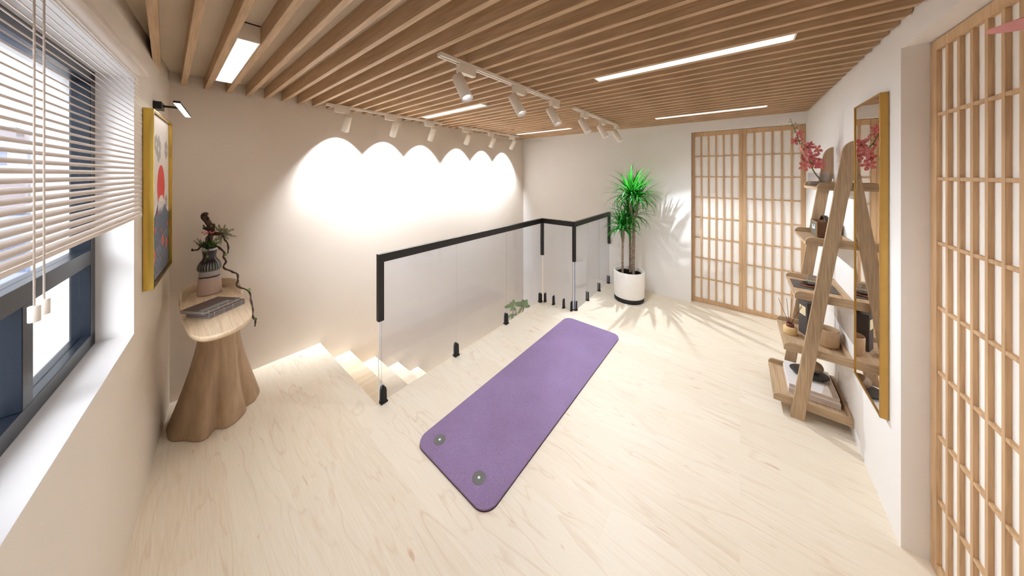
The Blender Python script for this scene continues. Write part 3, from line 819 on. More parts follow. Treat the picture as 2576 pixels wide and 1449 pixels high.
book(zt+.0004, .0165, -.022, .006, 'brown-covered thread-bound book with title strip, topmost of the stack', strip=True)

# ------------------------------------------------------------------ big potted dracaena
PC = (3.639, 1.075); PD = PC[0]*FW[0] + PC[1]*FW[1]
dr = thing('potted_dracaena', (PC[0], PC[1], 0), 'tall spiky dracaena in a white pot with black base beside the balustrade', 'potted plant')
pot = MB().lathe([(.172, .052), (.174, .06), (.178, .2), (.178, .357), (.1765, .36), (.162, .36), (.160, .357), (.158, .30)], PC, 64, cap=False)
POTM = plain('chalky_white_pot', (246, 241, 234), .7, 0, .2, .03, 9, .15)
po = obj('pot', pot, POTM, dr)
obj('base_band', MB().lathe([(.168, .0005), (.1725, .004), (.1725, .052), (.168, .0525)], PC, 64), plain('black_pot_base', (32, 30, 30), .6), po)
mb = MB(); rr = random.Random(4)
N = 20; vs = [(PC[0], PC[1], .325)]
for j in range(1, 6):
    for k in range(N): vs.append((PC[0] + .1585*j/5*math.cos(2*PI*k/N), PC[1] + .1585*j/5*math.sin(2*PI*k/N), .318 + rr.uniform(-.008, .008)))
fs = [(0, 1+k, 1+(k+1) % N) for k in range(N)] + [(1+(j-1)*N+k, 1+j*N+k, 1+j*N+(k+1) % N, 1+(j-1)*N+(k+1) % N) for j in range(1, 5) for k in range(N)]
mb.add(vs, fs); obj('soil', mb, plain('dark_soil', (34, 28, 24), .9, 0, .1, .4, 120), po)
TRK = NT('ringed_trunk_bark'); b_ = TRK.bsdf(.8, 0, .2)
rg = TRK.noise(TRK.coords((40, 40, 120)), 1, 3, .7); TRK.l(TRK.ramp(rg, [(.35, lin((92, 76, 62))), (.65, lin((176, 156, 136)))]), b_.inputs['Base Color']); TRK.bump(rg, b_, .6, .004)
def pr_(x, y, d=0): return at(x, y, PD + d)
def trunk(pts, r, name='trunk'):
    pp = [Vector(p) for p in smooth_open([tuple(pr_(*p)) for p in pts], 6)]; n_ = len(pp)
    return obj(name, MB().tube(pp, [r*(1 + .05*math.sin(k*2.6)) for k in range(n_)], 10), TRK.m, dr)
trunk([(1566, 700, -.03), (1566, 640, -.03), (1566.5, 610, -.03), (1564, 592, -.03), (1563.5, 574, -.03)], .0135)
trunk([(1566.5, 615, -.03), (1569, 596, -.03), (1569, 572, -.03)], .011)
trunk([(1585.5, 695, .06), (1585.5, 640, .06), (1585, 580, .06), (1583, 548, .05)], .0155)
trunk([(1593.4, 700, -.05), (1593.6, 640, -.05), (1594.4, 580, -.05), (1594.6, 552, -.05), (1587.5, 534, -.05), (1586.4, 505, -.05), (1587, 490, -.05)], .0185)
trunk([(1594.6, 555, -.05), (1601.5, 536, -.05), (1603.2, 505, -.04), (1603.5, 494, -.04)], .0155)
LEAFM = NT('dracaena_leaf'); b_ = LEAFM.bsdf(.38, 0, .45)
oi = LEAFM.noise(LEAFM.coords((14, 14, 14)), 1, 2)
LEAFM.l(LEAFM.ramp(oi, [(.3, lin((10, 78, 16))), (.7, lin((40, 142, 34)))]), b_.inputs['Base Color'])
tl = LEAFM.n('ShaderNodeBsdfTranslucent'); tl.inputs[0].default_value = (.04, .40, .03, 1)
mx = LEAFM.n('ShaderNodeMixShader'); mx.inputs[0].default_value = .3
LEAFM.l(b_.outputs[0], mx.inputs[1]); LEAFM.l(tl.outputs[0], mx.inputs[2]); LEAFM.l(mx.outputs[0], LEAFM.out.inputs[0])
def crown(x, y, d, L, nlv, seed, up=1.0):
    c0 = pr_(x, y, d); rr = random.Random(seed); mb = MB()
    for k in range(nlv):
        az = k*2.39996 + rr.uniform(-.25, .25); f = k/nlv
        el = math.radians(86 - 100*f**.85 + rr.uniform(-9, 9)); ln = L*rr.uniform(.78, 1.08)*(1 - .12*f)
        hd = Vector((math.cos(az), math.sin(az), 0)); p = Vector(c0) + hd*.012 + Vector((0, 0, rr.uniform(-.03, .035)*1.0 + .02*(1-f)))
        pts = [p]; sg = 9; e = el; droop = rr.uniform(.5, 1.25)*(.35 + .9*f)
        for j in range(sg):
            e -= droop*(.04 + .055*j)*.62
            p = p + (hd*math.cos(e) + Vector((0, 0, math.sin(e))))*(ln/sg); pts.append(p)
        w = rr.uniform(.0085, .0115)
        ws = [w*.75, w*.95, w, w, w*.95, w*.85, w*.7, w*.5, w*.28, .0004]
        mb.blade(pts, ws, Vector((-hd.y, hd.x, 0)), 0, .35)
    # keep clear of the wall behind
    for v in mb.v:
        if v.x > 4.008: v.x = 4.008 - random.uniform(0, .004)
    obj('leaf_crown', mb, LEAFM.m, dr)
crown(1587, 492, -.05, .41, 72, 1)
crown(1604, 497, -.02, .37, 64, 2)
crown(1584, 545, .05, .37, 56, 3)
crown(1564, 574, -.03, .30, 46, 4)
crown(1570, 572, -.03, .28, 42, 5)

# ------------------------------------------------------------------ plant standing on the lower stair landing
lp = thing('leafy_plant', (2.62, 2.12, -.94), 'small green leafy plant in the stairwell seen behind the glass', 'plant')
def lz(x, y):
    p = at(1240 + x*.0966, 700 + y*.0966, 1.0); dirv = p - Vector((0, 0, CAMZ)); t = 2.12/dirv.y
    return Vector((0, 0, CAMZ)) + dirv*t
LP = plain('soft_green_leaf', (138, 172, 98), .5, 0, .3, .15, 30)
nodes = {(800, 745): [(735, 530), (905, 560), (955, 690), (940, 740), (590, 640), (585, 900), (800, 830)],
         (520, 740): [(420, 595), (548, 550), (335, 770), (600, 690), (480, 880), (555, 860)],
         (520, 960): [(285, 1030), (470, 1010), (660, 925), (450, 1065), (640, 980)]}
pb = Vector((2.62, 2.12, -.72))
for (nx, ny), tips in nodes.items():
    c0 = lz(nx, ny)
    obj('stem', MB().tube(smooth_open([tuple(pb), tuple(pb.lerp(c0, .5) + Vector((.01, .0, -.03))), tuple(c0)], 5), [.006]*5 + [.005]*5 + [.004], 7), plain('brown_stem', (128, 110, 92), .7), lp)
    mb = MB()
    for k, (tx, ty) in enumerate(tips):
        T_ = lz(tx, ty) + Vector((0, ((k*37) % 5 - 2)*.014, 0))
        pts = [c0.lerp(T_, t) + Vector((0, 0, .012*math.sin(PI*t))) for t in (0, .15, .35, .55, .75, .9, 1)]
        L_ = (T_-c0).length
        mb.blade(pts, [.002, L_*.09, L_*.19, L_*.23, L_*.19, L_*.10, .0006], Vector((FW[0], FW[1], .15)).cross(T_-c0), 0, .15)
    obj('leaf_cluster', mb, LP, lp)
obj('pot', MB().lathe([(.075, -.9395), (.10, -.71), (.09, -.71), (.085, -.74)], (2.62, 2.12), 32), plain('grey_pot', (150, 148, 146), .6), lp)

# ------------------------------------------------------------------ ladder shelf
sh = thing('ladder_shelf', (2.76, -.35, 0), 'five-tier oak ladder shelf leaning on the right wall', 'shelf')
def front(z): return -.25 - .1305*z
def side_rail(x0, x1):
    zt_ = 1.747
    fr = [(front(0), .0005)]
    fr += [(front(z), z) for z in (.4, .8, 1.2, 1.60)]
    # rounded top front corner
    for k in range(1, 9):
        a = PI/2*k/8; fr.append((front(1.66) - .052*(1-math.cos(a))*1.0, 1.66 + .087*math.sin(a)))
    back = [(-.5185, zt_), (-.5185, 1.55)]
    back += [(-.312 - .1285*z, z) for z in (1.4, 1.0, .6, .2)] + [(-.312, .0005)]
    obj('side_rail', MB().prism(fr + back, x0, x1, 'X'), SHELFZ, sh, .0015, 1)
side_rail(2.519, 2.5398); side_rail(3.0002, 3.021)
SZ = [(.0635, -.173), (.4115, -.2225), (.758, -.272), (1.1075, -.32), (1.4525, -.371)]
for z0, y0 in SZ:
    X0, X1 = 2.5402, 2.9998; th = .018
    b = obj('shelf_board', MB().box(X0+.0141, X1-.0141, -.5182, y0, z0, z0+th), SHELFX, sh, .0015, 1)
    # side lips with rounded front corners, and the back lip
    def lip(x0, x1):
        pr2 = [(y0, z0), (y0, z0+.02)]
        for k in range(1, 8):
            a = PI/2*k/7; pr2.append((y0 - .03*(1-math.cos(a)), z0+.02 + .03*math.sin(a)))
        pr2 += [(-.5183, z0+.05), (-.5183, z0)]
        obj('side_lip', MB().prism(pr2, x0, x1, 'X'), SHELFW, b, .001, 1)
    lip(X0, X0+.014); lip(X1-.014, X1)
    obj('back_lip', MB().box(X0+.014, X1-.014, -.5183, -.503, z0+th, z0+.05), SHELFX, b, .001, 1)
ST = [z+.0184 for z, _ in SZ]   # resting heights, bottom to top

# --- top shelf: glass vase with orchid
gv = MB(); GC = (2.95, -.437); GR = .0515; GZ = ST[4]
gv.lathe([(.002, GZ), (GR-.004, GZ), (GR, GZ+.004), (GR, GZ+.092), (GR-.0022, GZ+.092), (GR-.0022, GZ+.009), (.002, GZ+.009)], GC, 48, cap=False)
tag(obj('glass_vase', gv, VASEG, loc=(GC[0], GC[1], GZ)), 'wide clear glass vase on the top tier of the ladder shelf', 'vase')
OD = GC[0]*FW[0] + GC[1]*FW[1]
def oc(x, y, d=0): return at(1980 + x*.1312, 290 + y*.1312, OD + d)
orc = thing('orchid_stem', tuple(oc(660, 1280)), 'coral pink orchid spray arching out of the glass vase', 'flower')
opath = [(690, 1290, 0), (600, 1190, 0), (540, 1115, -.005), (490, 1030, -.01), (440, 890, -.02), (370, 730, -.03), (265, 590, -.03), (215, 450, -.03), (170, 320, -.025), (120, 215, -.02), (85, 130, -.02), (60, 70, -.02)]
sp = smooth_open([tuple(oc(*p)) for p in opath], 5); ns_ = len(sp)
obj('flower_stem', MB().tube(sp, [.0045 - .0032*k/(ns_-1) for k in range(ns_)], 8), plain('stem_green', (92, 118, 52), .5, 0, .3, .15, 40), orc)
PET = NT('coral_petal'); b_ = PET.bsdf(.5, 0, .3); nz = PET.noise(PET.coords((60, 60, 60)), 1, 3)
PET.l(PET.ramp(nz, [(.3, lin((200, 96, 104))), (.7, lin((232, 146, 144)))]), b_.inputs['Base Color'])
HEART = plain('orchid_heart', (190, 130, 60), .5)
bl_c = [(225, 345, 95), (245, 425, 95), (150, 495, 105), (305, 530, 110), (395, 610, 125), (240, 655, 130), (555, 665, 135), (320, 770, 150), (455, 800, 150), (610, 815, 150), (285, 850, 120), (330, 965, 135), (520, 915, 155), (620, 955, 120), (370, 700, 110), (440, 560, 80)]
for k, (bx, by, sz) in enumerate(bl_c):
    rr = random.Random(k+50); L = sz*.1312*OD/F*.78
    c0 = oc(bx, by, -.03 + rr.uniform(-.02, .02))
    fwd = (Vector((-FW[0], -FW[1], 0)) + Vector((rr.uniform(-.8, .8), rr.uniform(-.8, .8), rr.uniform(-.5, .6)))).normalized()
    ux = fwd.cross(Vector((0, 0, 1))).normalized(); uy = ux.cross(fwd).normalized()
    mb = MB(); a00 = rr.uniform(0, 6)
    for j in range(5):
        a = a00 + 2*PI*j/5; dv_ = ux*math.cos(a) + uy*math.sin(a)
        pts = [c0 + dv_*(L*t) + fwd*(L*(.42*t - .12*t*t)) for t in (0, .2, .45, .7, .9, 1)]
        mb.blade(pts, [L*.05, L*.14, L*.25, L*.27, L*.16, L*.02], dv_.cross(fwd), 0, .35)
    bo = obj('petals', mb, PET.m, orc); bo.name = 'blossom'
    obj('blossom_centre', MB().ball(c0 + fwd*.004, L*.13, 8), HEART, bo)
    # short pedicel to the stem
    near = min(sp, key=lambda q_: (Vector(q_) - c0).length)
    obj('pedicel', MB().tube([near, c0], [.0012, .001], 5), plain('stem_green', (92, 118, 52)), bo)
for bx, by in ((45, 128), (165, 150), (85, 205), (185, 235), (140, 315), (62, 75), (290, 445)):
    c0 = oc(bx, by, -.02); near = min(sp, key=lambda q_: (Vector(q_) - c0).length)
    obj('bud', MB().ball(c0, .0034, 8, 0, (1, 1, 1.4)).tube([near, c0], [.0009, .0009], 5), plain('bud_green', (110, 112, 58), .5), orc)

# --- second tier: vintage speaker
SX0, SX1, SY, SZ0 = 2.742, 2.953, -.399, ST[3]
spk = thing('speaker', ((SX0+SX1)/2, -.45, SZ0), 'small vintage brown speaker with grey grille on the second shelf tier', 'speaker')
SH = .104
WALN = plain('brown_leatherette', (98, 66, 44), .55, 0, .3, .28, 60, .2)
obj('cabinet', MB().box(SX0, SX1, -.498, SY-.004, SZ0+.006, SZ0+SH), WALN, spk, .003)
obj('foot', MB().box(SX0+.01, SX0+.03, -.49, SY-.012, SZ0, SZ0+.0065), BLACKR, spk); obj('foot', MB().box(SX1-.03, SX1-.01, -.49, SY-.012, SZ0, SZ0+.0065), BLACKR, spk)
gm = NT('ribbed_grille'); b_ = gm.bsdf(.6, 0, .3); sp_ = gm.n('ShaderNodeSeparateXYZ'); gm.l(gm.coords((1, 1, 1)), sp_.inputs[0])
gm.l(gm.ramp(gm.math('FRACT', gm.math('MULTIPLY', sp_.outputs[2], 150)), [(.0, lin((72, 72, 66))), (.5, lin((136, 134, 120))), (1, lin((72, 72, 66)))]), b_.inputs['Base Color'])
bz = MB(); e = .005
bz.box(SX0, SX1, SY-.0035, SY+.001, SZ0+.006, SZ0+.006+e).box(SX0, SX1, SY-.0035, SY+.001, SZ0+SH-e, SZ0+SH).box(SX0, SX0+e, SY-.0035, SY+.001, SZ0+.0061+e, SZ0+SH-e-.0001).box(SX1-e, SX1, SY-.0035, SY+.001, SZ0+.0061+e, SZ0+SH-e-.0001)
obj('brass_trim', bz, plain('brass_trim', (176, 136, 84), .4, .6), spk)
gr_ = obj('grille', MB().box(SX0+e, SX1-e, SY-.0035, SY-.001, SZ0+.006+e, SZ0+SH-e), gm.m, spk)
# script lettering in raised white strokes; x runs towards smaller X as seen from the front
def strokes(lines, T, r): 
    mb = MB()
    for ln in lines: mb.tube([T(p) for p in smooth_open([(a, b, 0) for a, b in ln], 4)], r, 6)
    return mb
LW = .105; LX = (SX0+SX1)/2 + LW/2; LZ = SZ0 + .042
def TL(p): return Vector((LX - p[0]*LW, SY+.0002, LZ + p[1]*LW + p[0]*.012))
M_ = [[(.0, .0), (.05, .16), (.09, .30), (.10, .14), (.13, .06), (.18, .2), (.24, .30), (.23, .12), (.25, .01)],
      [(.36, .12), (.31, .14), (.29, .05), (.33, .01), (.37, .12), (.37, .02), (.39, .01)],
      [(.40, .01), (.42, .13), (.44, .09), (.47, .12)], [(.53, .13), (.49, .11), (.53, .06), (.50, .0), (.47, .02)],
      [(.56, .0), (.60, .29), (.60, .0), (.64, .12), (.66, .0)], [(.75, .12), (.70, .13), (.69, .03), (.73, .02), (.76, .12), (.76, .01)],
      [(.80, .01), (.83, .29), (.82, .1), (.83, .0)], [(.88, .01), (.92, .30), (.90, .1), (.92, .0)]]
obj('logo', strokes(M_, TL, .0012), WHT, gr_)
obj('control_panel', MB().box(SX0+.045, SX1-.045, -.475, -.43, SZ0+SH, SZ0+SH+.0015), plain('brass_trim', (176, 136, 84)), spk)
for k in range(4):
    obj('knob', MB().lathe([(.007, SZ0+SH+.0015), (.0065, SZ0+SH+.010)], (SX0+.062+k*.028, -.452), 16), BLACKM, spk)
arch = [(SX0+.02 + .17*t, -.45, SZ0+SH+.002 + .038*math.sin(PI*t)**.8) for t in [k/14 for k in range(15)]]
mb = MB(); vs = []
for p in arch: vs += [(p[0], p[1]-.011, p[2]), (p[0], p[1]+.011, p[2])]
mb.add(vs, [(2*k, 2*k+1, 2*k+3, 2*k+2) for k in range(14)], 0, True)
obj('handle_strap', mb, plain('tan_and_black_strap', (58, 38, 26), .5, 0, .4, .3, 30), spk, solid=.003)
obj('side_port', MB(lambda p: Vector((SX0 - p[2], -.47 + p[0]*1.0, SZ0+.062 + p[1]))).lathe([(.021, -.0005), (.021, .0015), (.001, .0015)], n=28, cap=False), plain('grey_port', (70, 64, 62), .6), spk)

# --- middle tier: mat, coaster, plate, tumbler
Z3 = ST[2]
tag(obj('serving_mat', MB().box(2.724, 2.915, -.498, -.286, Z3, Z3+.004), plain('slate_grey_mat', (98, 90, 84), .6), loc=(2.82, -.39, Z3), bevel=.001, seg=1), 'thin slate grey serving mat on the middle shelf tier', 'serving mat')
CC = (2.80, -.373); z_ = Z3+.0044
tag(obj('wooden_coaster', MB().lathe([(.046, z_), (.049, z_+.003), (.049, z_+.006), (.047, z_+.008)], CC, 40), wood('walnut_coaster', (112, 66, 42), (140, 86, 56), 'X', 1.4, .5, .2), loc=(CC[0], CC[1], z_)), 'round walnut coaster on the grey serving mat', 'coaster')
PCn = (2.815, -.372); z_ += .0084
tag(obj('small_plate', MB().lathe([(.018, z_), (.030, z_+.004), (.0365, z_+.0085), (.0355, z_+.009), (.028, z_+.005), (.016, z_+.0025)], PCn, 40), plain('black_lacquer', (40, 38, 40), .3, 0, .5), loc=(PCn[0], PCn[1], z_)), 'little black lacquer dish on the walnut coaster', 'dish')
TC_ = (2.80, -.384); z_ += .0030
gl = MB().lathe([(.001, z_), (.0135, z_), (.021, z_+.010), (.0235, z_+.024), (.0225, z_+.046), (.0205, z_+.064), (.0192, z_+.064), (.021, z_+.046), (.022, z_+.024), (.019, z_+.012), (.001, z_+.006)], TC_, 40, cap=False)
tag(obj('glass_tumbler', gl, glassy('clear_tumbler_glass', (.90, .91, .91), 1.2, .02, 1.5, .04, (225, 225, 225)), loc=(TC_[0], TC_[1], z_)), 'clear glass tumbler standing in the black dish', 'tumbler')

# --- fourth tier: diffuser, black box, ribbed planter
Z4 = ST[1]
DC = (2.775, -.275)
rd = thing('reed_diffuser', (DC[0], DC[1], Z4), 'cream reed diffuser with brown collar and thin sticks on the fourth tier', 'diffuser')
obj('bottle', MB().lathe([(.0345, Z4), (.0365, Z4+.002), (.0365, Z4+.046), (.034, Z4+.049), (.0205, Z4+.050)], DC, 40), plain('cream_bottle', (226, 194, 142), .5), rd)
obj('collar', MB().lathe([(.0195, Z4+.050), (.0205, Z4+.051), (.0205, Z4+.072), (.0165, Z4+.072), (.0165, Z4+.06)], DC, 32), wood('brown_collar', (112, 60, 42), (138, 78, 54), 'Z', 2, .5, .2), rd)
DD = DC[0]*FW[0] + DC[1]*FW[1]
base = Vector((DC[0], DC[1], Z4+.058))
for (tx, ty, bx, by) in ((133, 75, -.008, .006), (280, 75, -.002, .008), (375, 88, .004, .004), (570, 170, .008, -.004), (562, 230, .01, .002)):
    tip = at(1940 + tx*.138, 740 + ty*.138, DD - .01)
    obj('reed', MB().tube([base + Vector((bx*.6, by*.6, 0)), tip], .0014, 6), plain('reed_brown', (132, 82, 56), .6), rd)
bx_ = thing('gift_box', (2.87, -.40, Z4), 'tall dark grey box with cream label on the fourth tier', 'box')
BA = math.atan2(-.360+.326, 2.791-2.865)
def TBX(p): 
    o_ = Vector((2.865, -.326, 0)); u_ = Vector((2.791-2.865, -.360+.326, 0)).normalized(); n_ = Vector((-u_.y, u_.x, 0))*-1
    if n_.y < 0: n_ = -n_
    return o_ + u_*p[0] - n_*p[1] + Vector((0, 0, p[2]))
BXM = plain('charcoal_box', (78, 72, 68), .6, 0, .3, .1, 25)
obj('box_body', MB(TBX).box(0, .083, 0, .083, Z4, Z4+.232), BXM, bx_, .002)
la = obj('label', MB(TBX).box(.012, .068, -.0008, 0, Z4+.135, Z4+.197), plain('cream_label', (232, 216, 176), .6), bx_)
mb = MB(TBX)
for k, (a, b) in enumerate(((.024, .044), (.024, .038), (.024, .050), (.024, .058), (.024, .055))): mb.box(a, b, -.001, -.0008, Z4+.182 - k*.0085, Z4+.1832 - k*.0085)
obj('small_print', mb, plain('tan_print', (168, 150, 112), .6), la)
RC = (2.728, -.444)
rp = MB().lathe([(.040, Z4), (.044, Z4+.004), (.049, Z4+.010), (.052, Z4+.016), (.0535, Z4+.1), (.0535, Z4+.112), (.0525, Z4+.115), (.0505, Z4+.113), (.049, Z4+.02)], RC, 420, rad=lambda t, i: 1 + (.014*abs(math.cos(35*t)) if i in (3, 4) else 0), cap=True)
tag(obj('ribbed_planter', rp, plain('sand_stoneware', (196, 166, 132), .65, 0, .25, .06, 20), loc=(RC[0], RC[1], Z4)), 'sand-coloured ribbed stoneware pot on the fourth tier', 'pot')

# --- bottom tier: books, slab dish, stone
Z5 = ST[0]
def art_book(name, z0, h, x0, x1, y0, y1, label):
    t = thing(name, ((x0+x1)/2, (y0+y1)/2, z0), label, 'book', 'large books on the bottom tier')
    cv = plain('white_book_cover', (236, 230, 226), .45, 0, .4, .01)
    obj('cover', MB().box(x0, x1, y0, y1, z0, z0+.003).box(x0, x1, y0, y1, z0+h-.003, z0+h).box(x0, x1, y1-.003, y1, z0+.003, z0+h-.003), cv, t, .0008, 1)
    obj('page_block', MB().box(x0+.0025, x1-.0025, y0+.002, y1-.0032, z0+.0032, z0+h-.0032), plain('cream_pages', (222, 206, 192), .7, 0, .2, .03, 60), t)
    return t
art_book('book', Z5+.0003, .034, 2.646, 2.965, -.490, -.254, 'large white book lying flat on the bottom tier, lower of two')
ub = art_book('book', Z5+.0347, .027, 2.650, 2.962, -.486, -.257, 'large white book with a beige corner panel, upper one under the dark dish')
obj('corner_panel', MB().prism([(2.6505, -.4855), (2.961, -.4855), (2.961, -.43), (2.78, -.438), (2.70, -.42), (2.6505, -.405)], Z5+.0617, Z5+.0620), plain('beige_panel', (214, 198, 182), .5), ub)
zb_ = Z5+.0623
sd = thing('slab_dish', (2.835, -.375, zb_), 'dark oval slab dish on small feet, on the white books', 'dish')
DKS = plain('charcoal_stoneware', (58, 52, 48), .5, 0, .35, .1, 30)
def TS(p): return Vector((2.835, -.375, zb_)) + Vector((p[0]*.75 , p[1]*.98, p[2]))
mb = MB(TS).lathe([(.05, .016), (.094, .017), (.1, .021), (.1, .026), (.096, .029), (.05, .0285)], n=56)
obj('slab', mb, DKS, sd)
for a, b in ((-.03, .05), (.03, .05), (-.03, -.055), (.03, -.055)):
    obj('foot', MB(TS).box(a-.01, a+.01, b-.012, b+.012, 0, .0165), DKS, sd, .001)
stn = MB().ball((2.845, -.392, zb_+.0285+.038), .05, 28, 0, (1.0, 1.02, .78))
for v in stn.v: v += (v - Vector((2.845, -.392, zb_+.066)))*(.05*math.sin(v.x*60)+.04*math.sin(v.y*70+1))
mn = min(v.z for v in stn.v)
for v in stn.v: v.z += zb_+.0287 - mn
tag(obj('rounded_stone', stn, plain('banded_pebble', (150, 128, 108), .6, 0, .3, .16, 22, .1), loc=(2.845, -.392, zb_+.029)), 'rounded brown pebble sitting on the dark slab dish', 'stone')

# ------------------------------------------------------------------ wall mirror
mr = thing('wall_mirror', (2.23, -.51, 1.19), 'tall narrow gold-framed mirror on the right wall', 'mirror')
m0, m1, mz0, mz1, md_ = 2.04, 2.415, .447, 1.922, -.492
e = .009
mb = MB().box(m0, m0+e, YR+.0006, md_, mz0, mz1).box(m1-e, m1, YR+.0006, md_, mz0, mz1).box(m0+e, m1-e, YR+.0006, md_, mz0, mz0+e).box(m0+e, m1-e, YR+.0006, md_, mz1-e, mz1)
obj('frame', mb, GOLDM, mr, .001, 1)
obj('mirror_glass', MB().box(m0+e, m1-e, YR+.001, md_-.004, mz0+e, mz1-e), MIRROR, mr)

# ------------------------------------------------------------------ pink pendant by the right door
pd = thing('pendant_lamp', (1.07, -.492, 1.86), 'tilted pink conical pendant shade at the right edge, before the near shoji door', 'lamp')
PKM = plain('dusty_pink_paper', (220, 156, 158), .7, 0, .2, .05, 40)
PX, PY, PZ, PR_ = 1.062, -.478, 1.85, .082
_vd = Vector((PX, PY, 0)).normalized(); _rm = Matrix.Rotation(math.radians(5), 3, Vector((_vd.y, -_vd.x, 0)))
mb = MB(lambda p: Vector((PX, PY, PZ)) + _rm @ p).lathe([(PR_, 0), (PR_*.87, PR_*.04), (PR_*.67, PR_*.10), (PR_*.32, PR_*.17), (.004, PR_*.21)], n=72)
obj('shade', mb, PKM, pd)
obj('cord', MB().tube([(PX, PY, PZ+.014), (PX, PY, 2.165)], .0018, 6), plain('pale_cord', (220, 210, 200), .6), pd)

# ------------------------------------------------------------------ the city beyond the window
GZ_ = -14.0
struct('ground', MB().box(-160, 60, 3.6, 170, GZ_-.2, GZ_), plain('hazy_ground', (150, 150, 158), .9, 0, .1, .12, .2))
def bmat(name, wall, win_, sx=.35, sz=.33):
    t = NT(name); b = t.bsdf(.8, 0, .2); sp2 = t.n('ShaderNodeSeparateXYZ'); t.l(t.coords((1, 1, 1)), sp2.inputs[0])
    hx = t.math('FRACT', t.math('MULTIPLY', t.math('ADD', sp2.outputs[0], sp2.outputs[1]), sx)); hz = t.math('FRACT', t.math('MULTIPLY', sp2.outputs[2], sz))
    w_ = t.math('MULTIPLY', t.math('GREATER_THAN', hx, .35), t.math('GREATER_THAN', hz, .42))
    t.l(t.mix(w_, lin(wall), lin(win_)), b.inputs['Base Color']); return t.m
BM = [bmat('haze_pale_block', (205, 204, 210), (140, 150, 176)), bmat('haze_blue_block', (172, 180, 202), (128, 140, 168)), bmat('haze_grey_block', (176, 174, 182), (120, 124, 142)), bmat('brick_block', (168, 140, 134), (110, 104, 112))]  # bluish distance haze is mixed into these wall and window colours
rr = random.Random(21)
blds = [(-6.0, 34, 7, 9, 13.5, 1, 'hazy blue office block seen through the blind slats'), (-13.5, 40, 6, 8, 9.5, 2, 'grey mid-rise block left of the hazy office block'),
        (-11, 60, 9, 8, 19, 0, 'pale distant tower rising highest beyond the window'), (-22, 66, 10, 9, 15.5, 2, 'grey distant tower behind the pale city blocks'),
        (-5.2, 22, 5, 5, 7.5, 3, 'low brick building nearest below the window'), (-10.6, 25, 4, 6, 6.2, 0, 'low white building beside the brick building outside'),
        (-17, 48, 6, 6, 12, 1, 'blue-grey apartment block among the distant buildings'), (-30, 84, 14, 9, 17, 1, 'wide blue slab block on the skyline outside'), (-14, 100, 12, 10, 22, 0, 'faint pale tower farthest away beyond the window')]
for x_, y_, wx, wy, hh, mi_, lab in blds:
    t = thing('city_building', (x_, y_, GZ_), lab, 'building', 'city buildings beyond the window')
    obj('wall', MB().box(x_-wx/2, x_+wx/2, y_-wy/2, y_+wy/2, GZ_, GZ_+hh), BM[mi_], t)
    mb = MB().box(x_-wx/2-.1, x_+wx/2+.1, y_-wy/2-.1, y_+wy/2+.1, GZ_+hh, GZ_+hh+.35)
    mb.box(x_-wx/6, x_+wx/8, y_-wy/6, y_+wy/6, GZ_+hh+.35, GZ_+hh+1.5)
    obj('roof', mb, plain('roof_grey', (160, 152, 156), .8), t)
FOL = plain('yellow_green_foliage', (128, 128, 60), .8, 0, .1, .5, 2.5)
for k, (x_, y_, z_, r_) in enumerate(((-2.35, 9.6, -6.0, 1.9), (-5.0, 16.2, -6.6, 2.1))):
    t = thing('garden_tree', (x_, y_, GZ_), ('yellow-green tree crown just below the window pane', 'second yellow-green tree behind the nearest one outside')[k], 'tree')
    mb = MB(); r2 = random.Random(k)
    for j in range(420):
        d = Vector((r2.gauss(0, 1), r2.gauss(0, 1), r2.gauss(0, 1))).normalized()*r_*r2.uniform(.7, 1)
        c = Vector((x_, y_, z_)) + d; a = Vector((r2.uniform(-1, 1), r2.uniform(-1, 1), r2.uniform(-1, 1)))*.28
        mb.blade([c-a, c, c+a], [.03, .16, .02], Vector((r2.uniform(-1, 1), r2.uniform(-1, 1), r2.uniform(-1, 1))))
    mb.ball((x_, y_, z_), r_*.8, 14)
    obj('foliage', mb, FOL, t)
    obj('trunk', MB().tube([(x_, y_, GZ_), (x_, y_, z_)], .18, 8), plain('tree_bark', (90, 76, 64), .9), t)

# ------------------------------------------------------------------ light
W = bpy.data.worlds.new('sky'); S.world = W; W.use_nodes = True
nt = W.node_tree; bg = nt.nodes['Background']
bg.inputs[0].default_value = (.90, .93, 1.0, 1); bg.inputs[1].default_value = 1.05

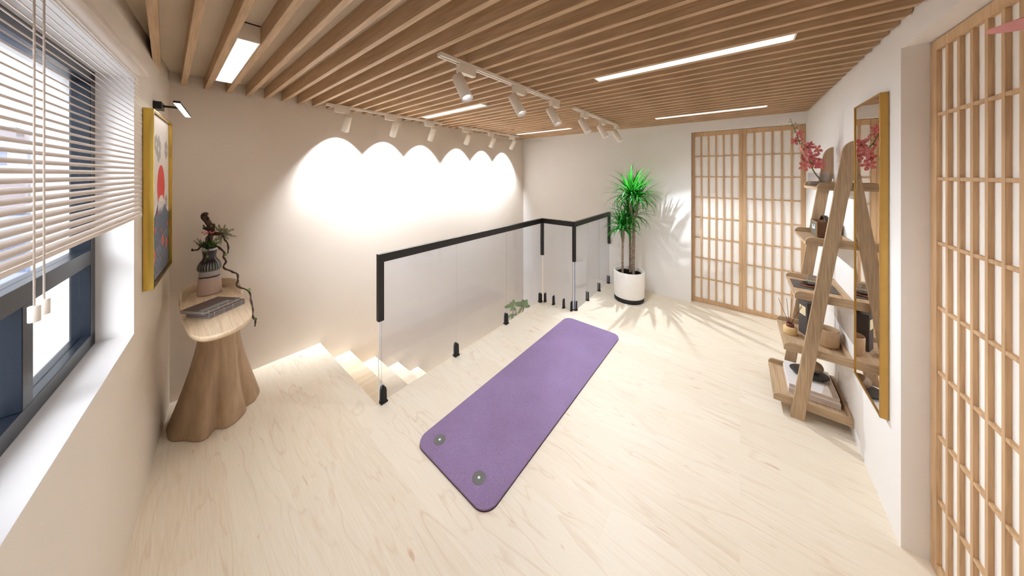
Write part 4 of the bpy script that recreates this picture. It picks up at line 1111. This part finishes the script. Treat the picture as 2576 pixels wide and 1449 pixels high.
def spot(name, loc, tgt, watts, size, blend, col=(.89, .975, 1.085), r=.012):
    l = bpy.data.lights.new(name, 'SPOT'); l.energy = watts; l.spot_size = math.radians(size); l.spot_blend = blend; l.color = col; l.shadow_soft_size = r if watts != 33 else .007
    o = bpy.data.objects.new(name, l); COL.objects.link(o); o.location = loc
    o.rotation_euler = (Vector(tgt) - Vector(loc)).to_track_quat('-Z', 'Y').to_euler(); return o
WA = 52; WB = 7.8
for xx in SPA:
    p = Vector((xx, 2.845, 1.935)); d = Vector((0, math.sin(math.radians(31)), -math.cos(math.radians(31))))
    spot('wall_washer_beam', p, p + d, WA, 93, .78)
for k, xx in enumerate(SPB):
    ta = math.radians(14) if k < 3 else TILT
    p = Vector((xx, 1.083, 1.936)); d = Vector((0 if k < 5 else -.16, -math.sin(ta), -math.cos(ta)))
    spot('track_beam', p, p + d, (WB if k < 3 else 7.5) if k < 5 else 33, 146 if k < 5 else 96, .6 if k < 5 else .3)
sl = bpy.data.lights.new('daylight', 'SUN'); sl.energy = 2.4; sl.angle = math.radians(50); sl.color = (.95, .97, 1.0)
so = bpy.data.objects.new('daylight', sl); COL.objects.link(so)
so.rotation_euler = (D1*.75 + N1*.45 + Vector((0, 0, -.55))).to_track_quat('-Z', 'Y').to_euler()
def area(name, loc, rot, sx, sy, watts, col=(1, .95, .88)):
    l = bpy.data.lights.new(name, 'AREA'); l.shape = 'RECTANGLE'; l.size = sx; l.size_y = sy; l.energy = watts; l.color = col
    o = bpy.data.objects.new(name, l); COL.objects.link(o); o.location = loc; o.rotation_euler = rot; return o

S.view_settings.view_transform = 'Standard'
S.view_settings.look = 'None'
S.view_settings.exposure = 1.34
S.cycles.max_bounces = 7; S.cycles.diffuse_bounces = 5; S.cycles.transparent_max_bounces = 24; S.cycles.glossy_bounces = 4; S.cycles.transmission_bounces = 4
S.cycles.use_adaptive_sampling = True; S.cycles.adaptive_threshold = .075; S.cycles.adaptive_min_samples = 16
S.cycles.caustics_reflective = False; S.cycles.caustics_refractive = False
S.cycles.sample_clamp_indirect = 6.0
S.cycles.use_denoising = True
for o in bpy.data.objects:
    if '_loc' in o: del o['_loc']
